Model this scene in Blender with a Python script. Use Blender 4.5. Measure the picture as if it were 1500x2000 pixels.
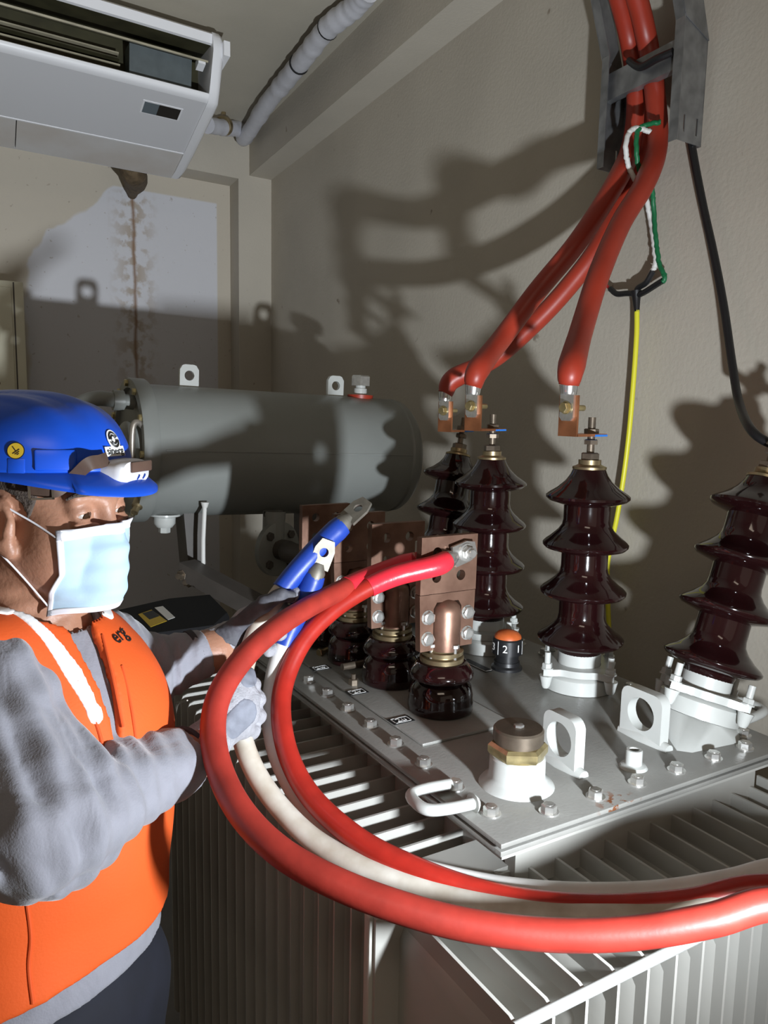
import bpy, bmesh, math, random
import numpy as np
from mathutils import Vector, Matrix
random.seed(7); np.random.seed(7)
sc = bpy.context.scene
for o in list(bpy.data.objects): bpy.data.objects.remove(o)
COL = sc.collection

# ------------------------------------------------------------------ camera
FPX, CX, CY = 1527.0, 750.0, 1000.0
def nrm(v): v = np.asarray(v, float); return v / np.linalg.norm(v)
def pray(x, y): return np.array([x - CX, -(y - CY), -FPX])
E1 = nrm(pray(-160, 775)); E2 = pray(3350, 845); E2 = nrm(E2 - E2.dot(E1) * E1); UP = np.cross(E2, E1)
if UP[1] < 0: UP = -UP
ROT = np.array([E2, E1, UP])                 # rows: world x, y, z axes seen from the camera
CAM = np.array([-0.632, -0.745, 1.72])
LID = 1.15
def d_(x, y): return ROT @ pray(x, y)
def dep(x, y, D): return CAM + d_(x, y) * D / FPX
def onz(x, y, z): v = d_(x, y); return CAM + v * (z - CAM[2]) / v[2]
def ony(x, y, Y): v = d_(x, y); return CAM + v * (Y - CAM[1]) / v[1]
def onpl(x, y, p0, n): v = d_(x, y); return CAM + v * np.dot(np.asarray(p0) - CAM, n) / np.dot(v, n)
def depth_of(p): return -(ROT.T @ (np.asarray(p) - CAM))[2]
RGT = ROT @ np.array([1., 0, 0]); CUP = ROT @ np.array([0, 1., 0]); TOW = ROT @ np.array([0, 0, 1.])

cd = bpy.data.cameras.new('camera'); cam = bpy.data.objects.new('camera', cd); COL.objects.link(cam)
cd.sensor_fit = 'VERTICAL'; cd.sensor_height = 36.0; cd.sensor_width = 27.0; cd.lens = FPX / 2000 * 36
cd.clip_start = 0.02; cd.clip_end = 60
mw = Matrix(np.vstack([np.hstack([ROT, CAM[:, None]]), [0, 0, 0, 1]]).tolist()); cam.matrix_world = mw
sc.camera = cam

# ------------------------------------------------------------------ light and exposure
w = bpy.data.worlds.new('world'); sc.world = w; w.use_nodes = True
w.node_tree.nodes['Background'].inputs[0].default_value = (1.0, 0.82, 0.65, 1); w.node_tree.nodes['Background'].inputs[1].default_value = 0.33
def lamp(name, kind, loc, watts, color, target=None, **kw):
    l = bpy.data.lights.new(name, kind); l.energy = watts; l.color = color
    for k, v in kw.items(): setattr(l, k, v)
    o = bpy.data.objects.new(name, l); COL.objects.link(o); o.location = loc
    if target is not None: o.rotation_euler = (Vector(target) - Vector(loc)).to_track_quat('-Z', 'Y').to_euler()
    return o
LAMP = np.array([0.012, -0.508, 1.285])
wl = lamp('work_light', 'SPOT', LAMP, 86, (0.86, 0.93, 1.0), target=(-0.05, 3.0, 2.0), spot_size=math.radians(152), spot_blend=1.0, shadow_soft_size=0.022)
wl.data.use_nodes = True; _t = wl.data.node_tree; _f = _t.nodes.new('ShaderNodeLightFalloff'); _f.inputs['Strength'].default_value = 1.0
_t.links.new(_f.outputs['Linear'], _t.nodes['Emission'].inputs['Strength'])
lamp('work_light_spill', 'POINT', LAMP, 8.0, (0.88, 0.94, 1.0), shadow_soft_size=0.022)
lamp('ambient_fill', 'AREA', (-1.2, -1.6, 3.1), 6, (1.0, 0.84, 0.68), target=(-0.2, 0.6, 0.8), shape='RECTANGLE', size=1.2, size_y=0.4)  # added warm fill behind the camera for the ambient light, no real fixture
sc.view_settings.view_transform = 'Standard'; sc.view_settings.look = 'None'; sc.view_settings.gamma = 1.0
sc.view_settings.use_curve_mapping = False; sc.view_settings.exposure = -0.1

# ------------------------------------------------------------------ materials
def mat(name, col, rough=0.5, metal=0.0, noise=0.0, scale=8.0, bump=0.0, bscale=60.0, dark=None, spec=0.5, coat=0.0, detail=4.0, sheen=0.0, sss=0.0):
    m = bpy.data.materials.new(name); m.use_nodes = True; nt = m.node_tree; b = nt.nodes['Principled BSDF']
    b.inputs['Base Color'].default_value = (*col, 1); b.inputs['Roughness'].default_value = rough; b.inputs['Metallic'].default_value = metal
    b.inputs['Specular IOR Level'].default_value = spec; b.inputs['Coat Weight'].default_value = coat; b.inputs['Coat Roughness'].default_value = 0.05
    if sheen: b.inputs['Sheen Weight'].default_value = sheen
    if sss:
        b.inputs['Subsurface Weight'].default_value = sss; b.inputs['Subsurface Radius'].default_value = (0.012, 0.005, 0.003)
    tc = nt.nodes.new('ShaderNodeTexCoord')
    if noise > 0 or dark is not None:
        n = nt.nodes.new('ShaderNodeTexNoise'); n.inputs['Scale'].default_value = scale; n.inputs['Detail'].default_value = detail
        nt.links.new(tc.outputs['Object'], n.inputs['Vector'])
        r = nt.nodes.new('ShaderNodeValToRGB'); r.color_ramp.elements[0].position = 0.35; r.color_ramp.elements[1].position = 0.68
        dk = dark if dark is not None else tuple(c * (1 - noise) for c in col)
        r.color_ramp.elements[0].color = (*dk, 1); r.color_ramp.elements[1].color = (*col, 1)
        nt.links.new(n.outputs['Fac'], r.inputs['Fac']); nt.links.new(r.outputs['Color'], b.inputs['Base Color'])
    if bump > 0:
        n2 = nt.nodes.new('ShaderNodeTexNoise'); n2.inputs['Scale'].default_value = bscale; n2.inputs['Detail'].default_value = 3
        nt.links.new(tc.outputs['Object'], n2.inputs['Vector'])
        bp = nt.nodes.new('ShaderNodeBump'); bp.inputs['Strength'].default_value = bump; bp.inputs['Distance'].default_value = 0.002
        nt.links.new(n2.outputs['Fac'], bp.inputs['Height']); nt.links.new(bp.outputs['Normal'], b.inputs['Normal'])
    return m
MT = {}
def add_spots(m, col, thr=.72, scale=26, at=None, rad=.1):
    nt = m.node_tree; b = nt.nodes['Principled BSDF']; tc = nt.nodes.new('ShaderNodeTexCoord'); n = nt.nodes.new('ShaderNodeTexNoise'); n.inputs['Scale'].default_value = scale; n.inputs['Detail'].default_value = 5
    nt.links.new(tc.outputs['Object'], n.inputs['Vector']); r = nt.nodes.new('ShaderNodeMapRange'); r.inputs['From Min'].default_value = thr - .02; r.inputs['From Max'].default_value = thr + .03; nt.links.new(n.outputs['Fac'], r.inputs['Value']); fac = r.outputs[0]
    if at is not None:
        d = nt.nodes.new('ShaderNodeVectorMath'); d.operation = 'DISTANCE'; nt.links.new(tc.outputs['Object'], d.inputs[0]); d.inputs[1].default_value = at; q = nt.nodes.new('ShaderNodeMapRange'); q.inputs['From Min'].default_value = rad; q.inputs['From Max'].default_value = rad * .4; nt.links.new(d.outputs['Value'], q.inputs['Value'])
        k = nt.nodes.new('ShaderNodeMath'); k.operation = 'MULTIPLY'; nt.links.new(fac, k.inputs[0]); nt.links.new(q.outputs[0], k.inputs[1]); fac = k.outputs[0]
    x = nt.nodes.new('ShaderNodeMix'); x.data_type = 'RGBA'; src = b.inputs['Base Color'].links[0].from_socket if b.inputs['Base Color'].links else None
    if src: nt.links.new(src, x.inputs[6])
    else: x.inputs[6].default_value = b.inputs['Base Color'].default_value
    x.inputs[7].default_value = (*col, 1); nt.links.new(fac, x.inputs[0]); nt.links.new(x.outputs[2], b.inputs['Base Color'])
def defm(k, *a, **kw): MT[k] = mat(k, *a, **kw)
defm('wall_paint', (0.50, 0.455, 0.38), 0.75, noise=0.10, scale=2.2, bump=0.5, bscale=90)
add_spots(MT['wall_paint'], (0.27, 0.22, 0.17), .735, 17)
defm('ceiling_paint', (0.47, 0.43, 0.35), 0.8, noise=0.12, scale=1.5, bump=0.3, bscale=80)
defm('floor_concrete', (0.22, 0.21, 0.20), 0.8, noise=0.3, scale=4)
defm('tank_paint', (0.50, 0.50, 0.455), 0.42, noise=0.10, scale=6, bump=0.12, bscale=120)
defm('lid_paint', (0.265, 0.26, 0.24), 0.36, noise=0.22, scale=7, bump=0.2, bscale=200)
defm('light_paint', (0.50, 0.51, 0.485), 0.28, noise=0.08, scale=14, bump=0.08, bscale=90)
defm('fin_paint', (0.43, 0.42, 0.385), 0.40, noise=0.14, scale=5, bump=0.08, bscale=60)
defm('conservator_paint', (0.235, 0.245, 0.23), 0.38, noise=0.08, scale=5, bump=0.1, bscale=140)
defm('porcelain', (0.013, 0.0032, 0.0035), 0.10, coat=0.3, noise=0.35, scale=5)
defm('copper_aged', (0.30, 0.175, 0.125), 0.42, 0.7, dark=(0.16, 0.085, 0.058), scale=14, bump=0.15, bscale=80)
defm('copper_bright', (0.62, 0.25, 0.12), 0.32, 0.85, noise=0.35, scale=22)
defm('zinc', (0.72, 0.71, 0.68), 0.28, 0.85, noise=0.2, scale=60)
defm('zinc_yellow', (0.60, 0.49, 0.25), 0.30, 0.85, noise=0.35, scale=50)
defm('brass', (0.42, 0.33, 0.19), 0.35, 0.85, noise=0.3, scale=40)
defm('bronze_dark', (0.20, 0.16, 0.12), 0.40, 0.7, noise=0.3, scale=40)
defm('silver_lug', (0.78, 0.77, 0.74), 0.25, 0.9, noise=0.15, scale=90)
defm('tin_lug', (0.27, 0.25, 0.21), 0.55, 0.7, noise=0.25, scale=70)
defm('galvanised', (0.33, 0.335, 0.34), 0.42, 0.75, noise=0.35, scale=26, detail=2)
defm('heat_shrink_red', (0.36, 0.036, 0.017), 0.42, noise=0.2, scale=9, bump=0.1, bscale=60)
defm('cable_red', (0.43, 0.024, 0.015), 0.33, noise=0.22, scale=30, bump=0.06, bscale=150)
defm('cable_red_dull', (0.40, 0.036, 0.024), 0.45, noise=0.25, scale=26, bump=0.08, bscale=150)
defm('sleeve_red', (0.78, 0.030, 0.050), 0.30, noise=0.1, scale=12, bump=0.3, bscale=70)
defm('cable_white', (0.72, 0.71, 0.68), 0.42, noise=0.12, scale=20)
defm('cable_white_soiled', (0.68, 0.65, 0.58), 0.5, dark=(0.42, 0.36, 0.28), scale=16)
defm('sleeve_blue', (0.013, 0.055, 0.36), 0.40, noise=0.2, scale=16, bump=0.15, bscale=60)
defm('wire_green', (0.006, 0.13, 0.045), 0.45)
defm('wire_red', (0.42, 0.02, 0.02), 0.45)
defm('wire_white', (0.62, 0.61, 0.58), 0.5)
defm('wire_yellow', (0.66, 0.62, 0.03), 0.4)
defm('black_rubber', (0.008, 0.008, 0.009), 0.42)
defm('black_plastic', (0.012, 0.012, 0.013), 0.40, bump=0.1); defm('case_black', (0.010, 0.010, 0.011), 0.75, spec=0.2)
defm('blue_paint', (0.02, 0.16, 0.55), 0.5)
defm('orange_cap', (0.62, 0.13, 0.03), 0.45, noise=0.2, scale=40)
defm('white_print', (0.80, 0.80, 0.78), 0.5)
defm('black_print', (0.012, 0.012, 0.012), 0.5)
defm('ac_white', (0.70, 0.70, 0.72), 0.35)
defm('ac_trim_white', (0.84, 0.84, 0.86), 0.35)
defm('ac_strip', (0.66, 0.645, 0.63), 0.45, dark=(0.58, 0.53, 0.48), scale=3.0)
defm('ac_dark', (0.055, 0.050, 0.022), 0.6, noise=0.4, scale=12)
defm('ac_vane', (0.42, 0.38, 0.27), 0.45, noise=0.3, scale=10)
defm('ac_grey_metal', (0.10, 0.12, 0.125), 0.5, noise=0.2, scale=20)
defm('display_grey', (0.13, 0.16, 0.18), 0.2)
defm('display_dark', (0.02, 0.018, 0.016), 0.12)
defm('pipe_wrap', (0.60, 0.60, 0.64), 0.5, noise=0.12, scale=14, bump=0.5, bscale=40)
defm('foam_brown', (0.16, 0.11, 0.06), 0.8, noise=0.5, scale=40, bump=0.6, bscale=60)
defm('panel_cream', (0.66, 0.62, 0.47), 0.5, noise=0.06, scale=6)
defm('label_yellow', (0.62, 0.42, 0.03), 0.5)
defm('dark_steel', (0.07, 0.06, 0.052), 0.5, noise=0.25, scale=12)
defm('wire_steel', (0.42, 0.38, 0.33), 0.4, 0.7)

# ------------------------------------------------------------------ mesh helpers
class MB:
    def __init__(s): s.v = []; s.f = []
    def add(s, V, F):
        k = len(s.v); s.v += [tuple(map(float, p)) for p in V]; s.f += [tuple(i + k for i in f) for f in F]; return s
    def box(s, lo, hi, M=None, bev=0.0):
        lo, hi = np.minimum(lo, hi), np.maximum(lo, hi)
        if bev > 0:
            bm = bmesh.new(); bmesh.ops.create_cube(bm, size=1.0)
            for v in bm.verts: v.co = Vector([(lo[i] + hi[i]) / 2 + v.co[i] * (hi[i] - lo[i]) for i in range(3)])
            bmesh.ops.bevel(bm, geom=list(bm.edges), offset=bev, segments=2, profile=0.5, affect='EDGES')
            bm.verts.index_update(); V = [np.array(v.co) for v in bm.verts]; F = [[v.index for v in f.verts] for f in bm.faces]; bm.free()
        else:
            V = [np.array([(lo, hi)[i][0], (lo, hi)[j][1], (lo, hi)[k][2]]) for i in (0, 1) for j in (0, 1) for k in (0, 1)]
            F = [(0, 1, 3, 2), (4, 6, 7, 5), (0, 4, 5, 1), (2, 3, 7, 6), (0, 2, 6, 4), (1, 5, 7, 3)]
        if M is not None: V = [M(p) for p in V]
        return s.add(V, F)
    def lathe(s, prof, p0, ax=(0, 0, 1), seg=32, cap=True, phase=0.0):
        ax = nrm(ax); t = np.array([1., 0, 0]) if abs(ax[0]) < .9 else np.array([0, 1., 0]); t = nrm(t - t.dot(ax) * ax); b = np.cross(ax, t); p0 = np.asarray(p0, float)
        V = []; F = []
        for (r, h) in prof:
            for k in range(seg):
                a = 2 * math.pi * k / seg + phase; V.append(p0 + ax * h + (t * math.cos(a) + b * math.sin(a)) * r)
        for i in range(len(prof) - 1):
            for k in range(seg):
                k2 = (k + 1) % seg; F.append((i * seg + k, i * seg + k2, (i + 1) * seg + k2, (i + 1) * seg + k))
        if cap:
            F.append(tuple(range(seg))[::-1]); F.append(tuple((len(prof) - 1) * seg + k for k in range(seg)))
        return s.add(V, F)
    def cyl(s, p0, p1, r, seg=20, r1=None):
        p0 = np.asarray(p0, float); p1 = np.asarray(p1, float); L = np.linalg.norm(p1 - p0)
        return s.lathe([(r, 0), (r if r1 is None else r1, L)], p0, p1 - p0, seg)
    def hexa(s, p, ax, r, h, ch=0.12):
        return s.lathe([(r, 0), (r, h * (1 - ch)), (r * .86, h)], p, ax, 6, phase=random.random())
    def tube(s, pts, r, seg=14, closed=False, caps=True, ell=None):
        P = np.asarray(pts, float); n = len(P); R = np.full(n, r) if np.isscalar(r) else np.asarray(r, float)
        T = np.gradient(P, axis=0); T /= np.linalg.norm(T, axis=1)[:, None]
        a = np.array([0, 0, 1.]) if abs(T[0][2]) < .9 else np.array([1., 0, 0]); N = nrm(a - a.dot(T[0]) * T[0]); V = []
        for i in range(n):
            N = nrm(N - N.dot(T[i]) * T[i]); B = np.cross(T[i], N)
            for k in range(seg):
                q = 2 * math.pi * k / seg; V.append(P[i] + (N * math.cos(q) + B * math.sin(q)) * R[i])
        F = [(i * seg + k, i * seg + (k + 1) % seg, (i + 1) * seg + (k + 1) % seg, (i + 1) * seg + k) for i in range(n - 1) for k in range(seg)]
        if caps: F += [tuple(range(seg))[::-1], tuple((n - 1) * seg + k for k in range(seg))]
        return s.add(V, F)
    def prism(s, poly, O, X, Y, Z, t, holes=(), seg=20):
        """2-D outline (list of (x, y)) in frame O,X,Y extruded t along Z, round holes (cx, cy, r) cut right through"""
        O, X, Y, Z = [np.asarray(q, float) for q in (O, X, Y, Z)]
        bm = bmesh.new(); lo = [bm.verts.new((x, y, 0)) for x, y in poly]; es = [bm.edges.new((lo[i], lo[(i + 1) % len(lo)])) for i in range(len(lo))]
        for (hx, hy, hr) in holes:
            hv = [bm.verts.new((hx + hr * math.cos(2 * math.pi * k / seg), hy + hr * math.sin(2 * math.pi * k / seg), 0)) for k in range(seg)]
            es += [bm.edges.new((hv[i], hv[(i + 1) % seg])) for i in range(seg)]
        bmesh.ops.triangle_fill(bm, use_beauty=True, use_dissolve=False, edges=es)
        bmesh.ops.dissolve_limit(bm, angle_limit=0.01, verts=bm.verts[:], edges=bm.edges[:]) if not holes else None
        g = bmesh.ops.extrude_face_region(bm, geom=bm.faces[:]); bmesh.ops.translate(bm, vec=(0, 0, t), verts=[e for e in g['geom'] if isinstance(e, bmesh.types.BMVert)])
        bmesh.ops.recalc_face_normals(bm, faces=bm.faces[:])
        bm.verts.index_update(); V = [O + X * v.co.x + Y * v.co.y + Z * v.co.z for v in bm.verts]; F = [[v.index for v in f.verts] for f in bm.faces]; bm.free()
        return s.add(V, F)
    def build(s, name, m, parent=None, org=None, ang=35, fix=True):
        V = np.array(s.v); org = np.asarray(org if org is not None else V.mean(0), float)
        me = bpy.data.meshes.new(name); me.from_pydata((V - org).tolist(), [], s.f); me.update()
        if fix:
            bm = bmesh.new(); bm.from_mesh(me); bmesh.ops.recalc_face_normals(bm, faces=bm.faces[:]); bm.to_mesh(me); bm.free()
        for p in me.polygons: p.use_smooth = True
        me.set_sharp_from_angle(angle=math.radians(ang))
        me.materials.append(MT[m] if isinstance(m, str) else m)
        return link(name, me, org, parent)
WL = {}
def link(name, data, org, parent=None):
    o = bpy.data.objects.new(name, data); COL.objects.link(o); put(o, org, parent); return o
def put(o, org, parent=None):
    org = np.asarray(org, float); WL[o.name] = org
    if parent is not None: o.parent = parent; o.location = org - WL[parent.name]
    else: o.location = org
def tag(o, label=None, cat=None, group=None, kind=None):
    for k, v in (('label', label), ('category', cat), ('group', group), ('kind', kind)):
        if v: o[k] = v
    return o
def empty(name, loc, parent=None, label=None, cat=None, group=None):
    o = link(name, None, loc, parent); o.empty_display_size = 0.05; return tag(o, label, cat, group)
def again(o, loc, parent=None, name=None):                       # another object sharing the mesh of o
    c = o.copy(); COL.objects.link(c); put(c, loc, parent); return c
def spline(pts, n=12):
    P = np.asarray(pts, float); out = []; Q = np.vstack([2 * P[0] - P[1], P, 2 * P[-1] - P[-2]])
    for i in range(len(P) - 1):
        a, b, c, d = Q[i:i + 4]
        for t in np.linspace(0, 1, n, endpoint=False):
            out.append(.5 * ((2 * b) + (c - a) * t + (2 * a - 5 * b + 4 * c - d) * t * t + (3 * b - a - 3 * c + d) * t ** 3))
    out.append(P[-1]); return np.array(out)
def text(body, size, O, X, Y, m, name, parent, lift=0.0004, depth=0.0003, align='CENTER'):
    cu = bpy.data.curves.new(name, 'FONT'); cu.body = body; cu.size = size; cu.extrude = depth; cu.align_x = align; cu.align_y = 'CENTER'; cu.resolution_u = 3
    t = bpy.data.objects.new(name, cu); COL.objects.link(t); dg = bpy.context.evaluated_depsgraph_get(); me = bpy.data.meshes.new_from_object(t.evaluated_get(dg)); bpy.data.objects.remove(t)
    X = nrm(X); Z = nrm(np.cross(X, Y)); Y = np.cross(Z, X); O = np.asarray(O, float) + Z * lift
    for v in me.vertices: c = v.co; v.co = Vector(X * c.x + Y * c.y + Z * c.z)
    me.materials.clear(); me.materials.append(MT[m]); return link(name, me, O, parent)
EX, EY, EZ = np.eye(3)
def structure(o): o['kind'] = 'structure'; return o

# ------------------------------------------------------------------ the room (its walls meet at 82 degrees and stand a little skew to the transformer)
WD = nrm(np.array([0.070, 0.9975, 0])); WX = nrm(np.array([0.9971, 0.076, 0])); CORNER = np.array([1.211, 3.727, 0]); A5 = -math.atan2(WX[1], WX[0])
NREAR = np.array([-WX[1], WX[0], 0]); NRIGHT = np.array([WD[1], -WD[0], 0])
def rm(u, v, z): return CORNER + WX * u + WD * v + EZ * z       # u: right, v: towards the rear wall, from the far right corner
def rmM(p): return rm(*p)
def onrear(x, y, off=0.0): return onpl(x, y, CORNER - WD * off, NREAR)
def onright(x, y, off=0.0): return onpl(x, y, CORNER - WX * off, NRIGHT)
HC = 3.23; ULEFT = -3.3; VFRONT = -7.0
def slab(name, lo, hi, m): return structure(MB().box(lo, hi, rmM).build(name, m, org=rm(*[(a + b) / 2 for a, b in zip(lo, hi)])))
slab('floor', (ULEFT - .2, VFRONT - .2, -.15), (.2, .5, 0), 'floor_concrete')
slab('ceiling', (ULEFT - .2, VFRONT - .2, HC), (.2, .5, HC + .15), 'ceiling_paint')
slab('wall_right', (0, VFRONT, 0), (.15, .3, HC), 'wall_paint')
slab('wall_left', (ULEFT - .15, VFRONT, 0), (ULEFT, .3, HC), 'wall_paint')
slab('trim_1', (-.14, VFRONT, 3.016), (0, 0, HC), 'wall_paint')
# rear wall: a pier and a header in front of a recess
REC = .18; UJ = -.208; ZT = 2.988
b = MB(); b.box((UJ, 0, 0), (0, .3, HC), rmM); b.box((ULEFT, 0, ZT), (UJ, .3, HC), rmM); structure(b.build('wall_rear', 'wall_paint', org=rm(UJ / 2, .15, 1.6)))
# recessed panel, partly painted white, with the water stain below the air conditioner (wear with a shape of its own)
def recess_material():
    m = mat('recess_paint', (0.50, 0.455, 0.38), 0.7, bump=0.4, bscale=70); nt = m.node_tree; N = nt.nodes; Lk = nt.links; b = N['Principled BSDF']
    tc = N.new('ShaderNodeTexCoord'); sep = N.new('ShaderNodeSeparateXYZ'); Lk.new(tc.outputs['Object'], sep.inputs[0])
    def mth(op, a, b_=None, c=None):
        n = N.new('ShaderNodeMath'); n.operation = op
        for i, q in enumerate((a, b_, c)):
            if q is None: continue
            if isinstance(q, (int, float)): n.inputs[i].default_value = q
            else: Lk.new(q, n.inputs[i])
        return n.outputs[0]
    def noise(scale, det=4):
        n = N.new('ShaderNodeTexNoise'); n.inputs['Scale'].default_value = scale; n.inputs['Detail'].default_value = det; Lk.new(tc.outputs['Object'], n.inputs['Vector']); return n.outputs['Fac']
    x, z = sep.outputs['X'], sep.outputs['Z']
    def step(v, e, wd=.006):   # 1 where v > e
        n = N.new('ShaderNodeMapRange'); n.inputs['From Min'].default_value = e - wd; n.inputs['From Max'].default_value = e + wd; Lk.new(v, n.inputs['Value']); return n.outputs[0]
    return m, N, Lk, b, x, z, mth, noise, step
def mixcol(N, Lk, fac, a, c):
    n = N.new('ShaderNodeMix'); n.data_type = 'RGBA'
    for sock, q in ((n.inputs[6], a), (n.inputs[7], c)):
        if isinstance(q, tuple): sock.default_value = (*q, 1)
        else: Lk.new(q, sock)
    Lk.new(fac, n.inputs[0]); return n.outputs[2]
m, N, Lk, bs, x, z, mth, noise, step = recess_material()
pR = onpl(424, 500, rm(0, REC, 0), NREAR); pT = onpl(350, 385, rm(0, REC, 0), NREAR); pS = onpl(260, 400, rm(0, REC, 0), NREAR)
REC_O = rm(UJ - 1.0, REC, 1.5)
def ru(p): return float((p - REC_O) @ WX)
pA = onpl(215, 360, rm(0, REC, 0), NREAR); pB = onpl(55, 500, rm(0, REC, 0), NREAR); pC = onpl(60, 600, rm(0, REC, 0), NREAR)
zrel = lambda p: float(p[2] - 1.5)
# ragged left border: a slanted line then a vertical one, both roughened by noise
nz = mth('MULTIPLY_ADD', noise(3.2, 3), .30, -.15)
sl = (zrel(pB) - zrel(pA)) / (ru(pB) - ru(pA))
dline = mth('ADD', mth('MULTIPLY_ADD', x, sl, zrel(pA) - sl * ru(pA)), nz)        # z of the slanted border at x
in1 = mth('SUBTRACT', dline, z); m1 = step(in1, 0, .01)
m2 = step(mth('ADD', x, mth('MULTIPLY', nz, .4)), ru(pC) - .02, .01)
mR = mth('SUBTRACT', 1.0, step(x, ru(pR), .004)); mTop = mth('SUBTRACT', 1.0, step(z, zrel(pT), .005))
mask = mth('MULTIPLY', mth('MULTIPLY', m1, m2), mth('MULTIPLY', mR, mTop))
col = mixcol(N, Lk, mask, (0.53, 0.475, 0.39), (0.60, 0.595, 0.62))
# stain: thin brown run with mottled edges
dx = mth('ABSOLUTE', mth('SUBTRACT', mth('ADD', x, mth('MULTIPLY_ADD', noise(5), .03, -.015)), ru(pS)))
mot = mth('MULTIPLY', mth('SUBTRACT', 1.0, step(dx, .085, .06)), step(noise(16, 6), .52, .05))
below = mth('SUBTRACT', 1.0, step(z, zrel(pS) + .06, .02)); zlo = step(z, zrel(pS) - 1.1, .25)
col = mixcol(N, Lk, mth('MULTIPLY', mth('MULTIPLY', mot, below), mth('MULTIPLY', zlo, .75)), col, (0.36, 0.28, 0.20))
run = mth('MULTIPLY', mth('SUBTRACT', 1.0, step(dx, .008, .007)), mth('MULTIPLY', below, zlo))
col = mixcol(N, Lk, mth('MULTIPLY', run, .85), col, (0.22, 0.12, 0.06))
spk = step(noise(38, 2), .70, .02); col = mixcol(N, Lk, mth('MULTIPLY', spk, .5), col, (0.30, 0.24, 0.19))
Lk.new(col, bs.inputs['Base Color']); MT['recess_paint'] = m
b = MB(); b.box((ULEFT, REC, 0), (UJ, .34, ZT), rmM); wr = b.build('wall_recess', 'recess_paint', org=REC_O)
# rotate the mesh data so that the object's own x runs along the wall
for v in wr.data.vertices:
    c = np.array(v.co); v.co = Vector((c @ WX, c @ NREAR, c[2]))
wr.rotation_euler = (0, 0, -A5); structure(wr)

# ------------------------------------------------------------------ transformer: tank, fins, cover, bushings, conservator
LX, LY = 0.645, 1.08
TR = empty('transformer', (0.36, 0.55, 0.0), None, 'grey oil transformer with fins, brown insulators and a conservator cylinder behind', 'transformer')
TR['label'] = 'grey oil filled transformer with cooling fins, brown porcelain insulators and cylindrical oil conservator'
MB().box((.055, .05, .12), (LX - .055, LY - .05, 1.118)).build('tank', 'fin_paint', TR)
for y0 in (.08, LY - .2): MB().box((.02, y0, 0), (LX - .02, y0 + .12, .12)).build('base_rail', 'dark_steel', TR)
MB().box((0, 0, 1.131), (LX, LY, 1.139), bev=.0015).build('tank_flange', 'lid_paint', TR)
MB().box((.012, .012, 1.118), (LX - .012, LY - .012, 1.131)).build('flange_neck', 'fin_paint', TR)
MB().box((.006, .006, 1.139), (LX - .006, LY - .006, 1.1425)).build('gasket', 'black_rubber', TR)
cv = MB().box((0, 0, 1.1425), (LX, LY, LID), bev=.0015).build('cover', 'lid_paint', TR)
MT['cover_paint'] = MT['lid_paint'].copy(); rp = onz(1215, 1572, LID) - WL[cv.name]; add_spots(MT['cover_paint'], (0.16, 0.06, 0.025), .56, 75, tuple(rp), .05); cv.data.materials[0] = MT['cover_paint']
# a fin: sheet with a swollen middle, its length along +y here
FT = 1.078; FB = .22; PIT = 0.0500
def fin_mesh(L, along, name):
    # (s, h) outline in the plane of the sheet; s from the tank wall outwards
    o = [(0, FB), (L - .02, FB), (L - .006, FB + .006), (L, FB + .02), (L, FT - .014), (L - .004, FT - .004), (L - .014, FT), (0, FT)]
    ins = lambda k: [(0, FB + k), (L - .03 - k * .3, FB + k), (L - .016, FB + .03 + k), (L - .016, FT - .045), (L - .03, FT - .028), (0, FT - .028)]
    m = MB(); Z = EZ; X = np.asarray(along, float); Y = np.cross(Z, X)
    m.prism(o, -Y * .0022, X, Z, Y, .0044)
    i = ins(.03)
    for sgn in (1, -1):                           # swollen faces
        c = np.mean(i, axis=0); V = [X * s + Z * h + Y * sgn * .0022 for s, h in i] + [X * (s if s < .001 else s - .014) + Z * (h + (.014 if h < .6 else -.014)) + Y * sgn * .0085 for s, h in i]
        k = len(i); F = [(a, (a + 1) % k, (a + 1) % k + k, a + k) for a in range(k)] + [tuple(range(k, 2 * k))]
        m.add(V, F)
    return m
f0 = None
for k in range(20):                               # left side, running to the man
    y = .058 + PIT * k
    if f0 is None: f0 = fin_mesh(.220, (-1, 0, 0), 'fin').build('fin', 'fin_paint', TR, org=(0, 0, 0)); put(f0, (.055, y, 0), TR)
    else: again(f0, (.055, y, 0), TR)
f1 = None
for k in range(16):                               # front side
    x = -.121 + PIT * k
    if f1 is None: f1 = fin_mesh(.233, (0, -1, 0), 'fin').build('fin', 'fin_paint', TR, org=(0, 0, 0)); put(f1, (x, .05, 0), TR)
    else: again(f1, (x, .05, 0), TR)
MB().tube([(-.126, -.182, FT - .004), (-.126 + PIT * 15.2, -.182, FT - .004)], .0065, 12).build('fin_tie_bar', 'light_paint', TR)
MB().tube([(-.126, -.182, .30), (-.126 + PIT * 15.2, -.182, .30)], .0065, 12).build('fin_tie_bar', 'fin_paint', TR)
b = MB(); b.box((-.166, .040, FB), (.055, .050, FT - .004)); b.box((.052, .030, FT - .03), (LX - .055, .052, FT + .03)); b.build('corner_plate', 'fin_paint', TR)
b = MB(); b.box((-.172, .046, FB), (-.152, .062, FT - .002), bev=.004); b.build('corner_post', 'tank_paint', TR)
b = MB(); c = onz(735, 1772, FT); b.lathe([(.001, -.012), (.010, -.006), (.016, 0), (.010, .006), (.001, .008)], (-.150, .050, FT - .002), (1, 0.2, .3), 12); b.build('weld_bead', 'light_paint', TR)
MB().box((-.05, .045, 1.072), (.054, .12, 1.080)).build('corner_gusset', 'fin_paint', TR)
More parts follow.
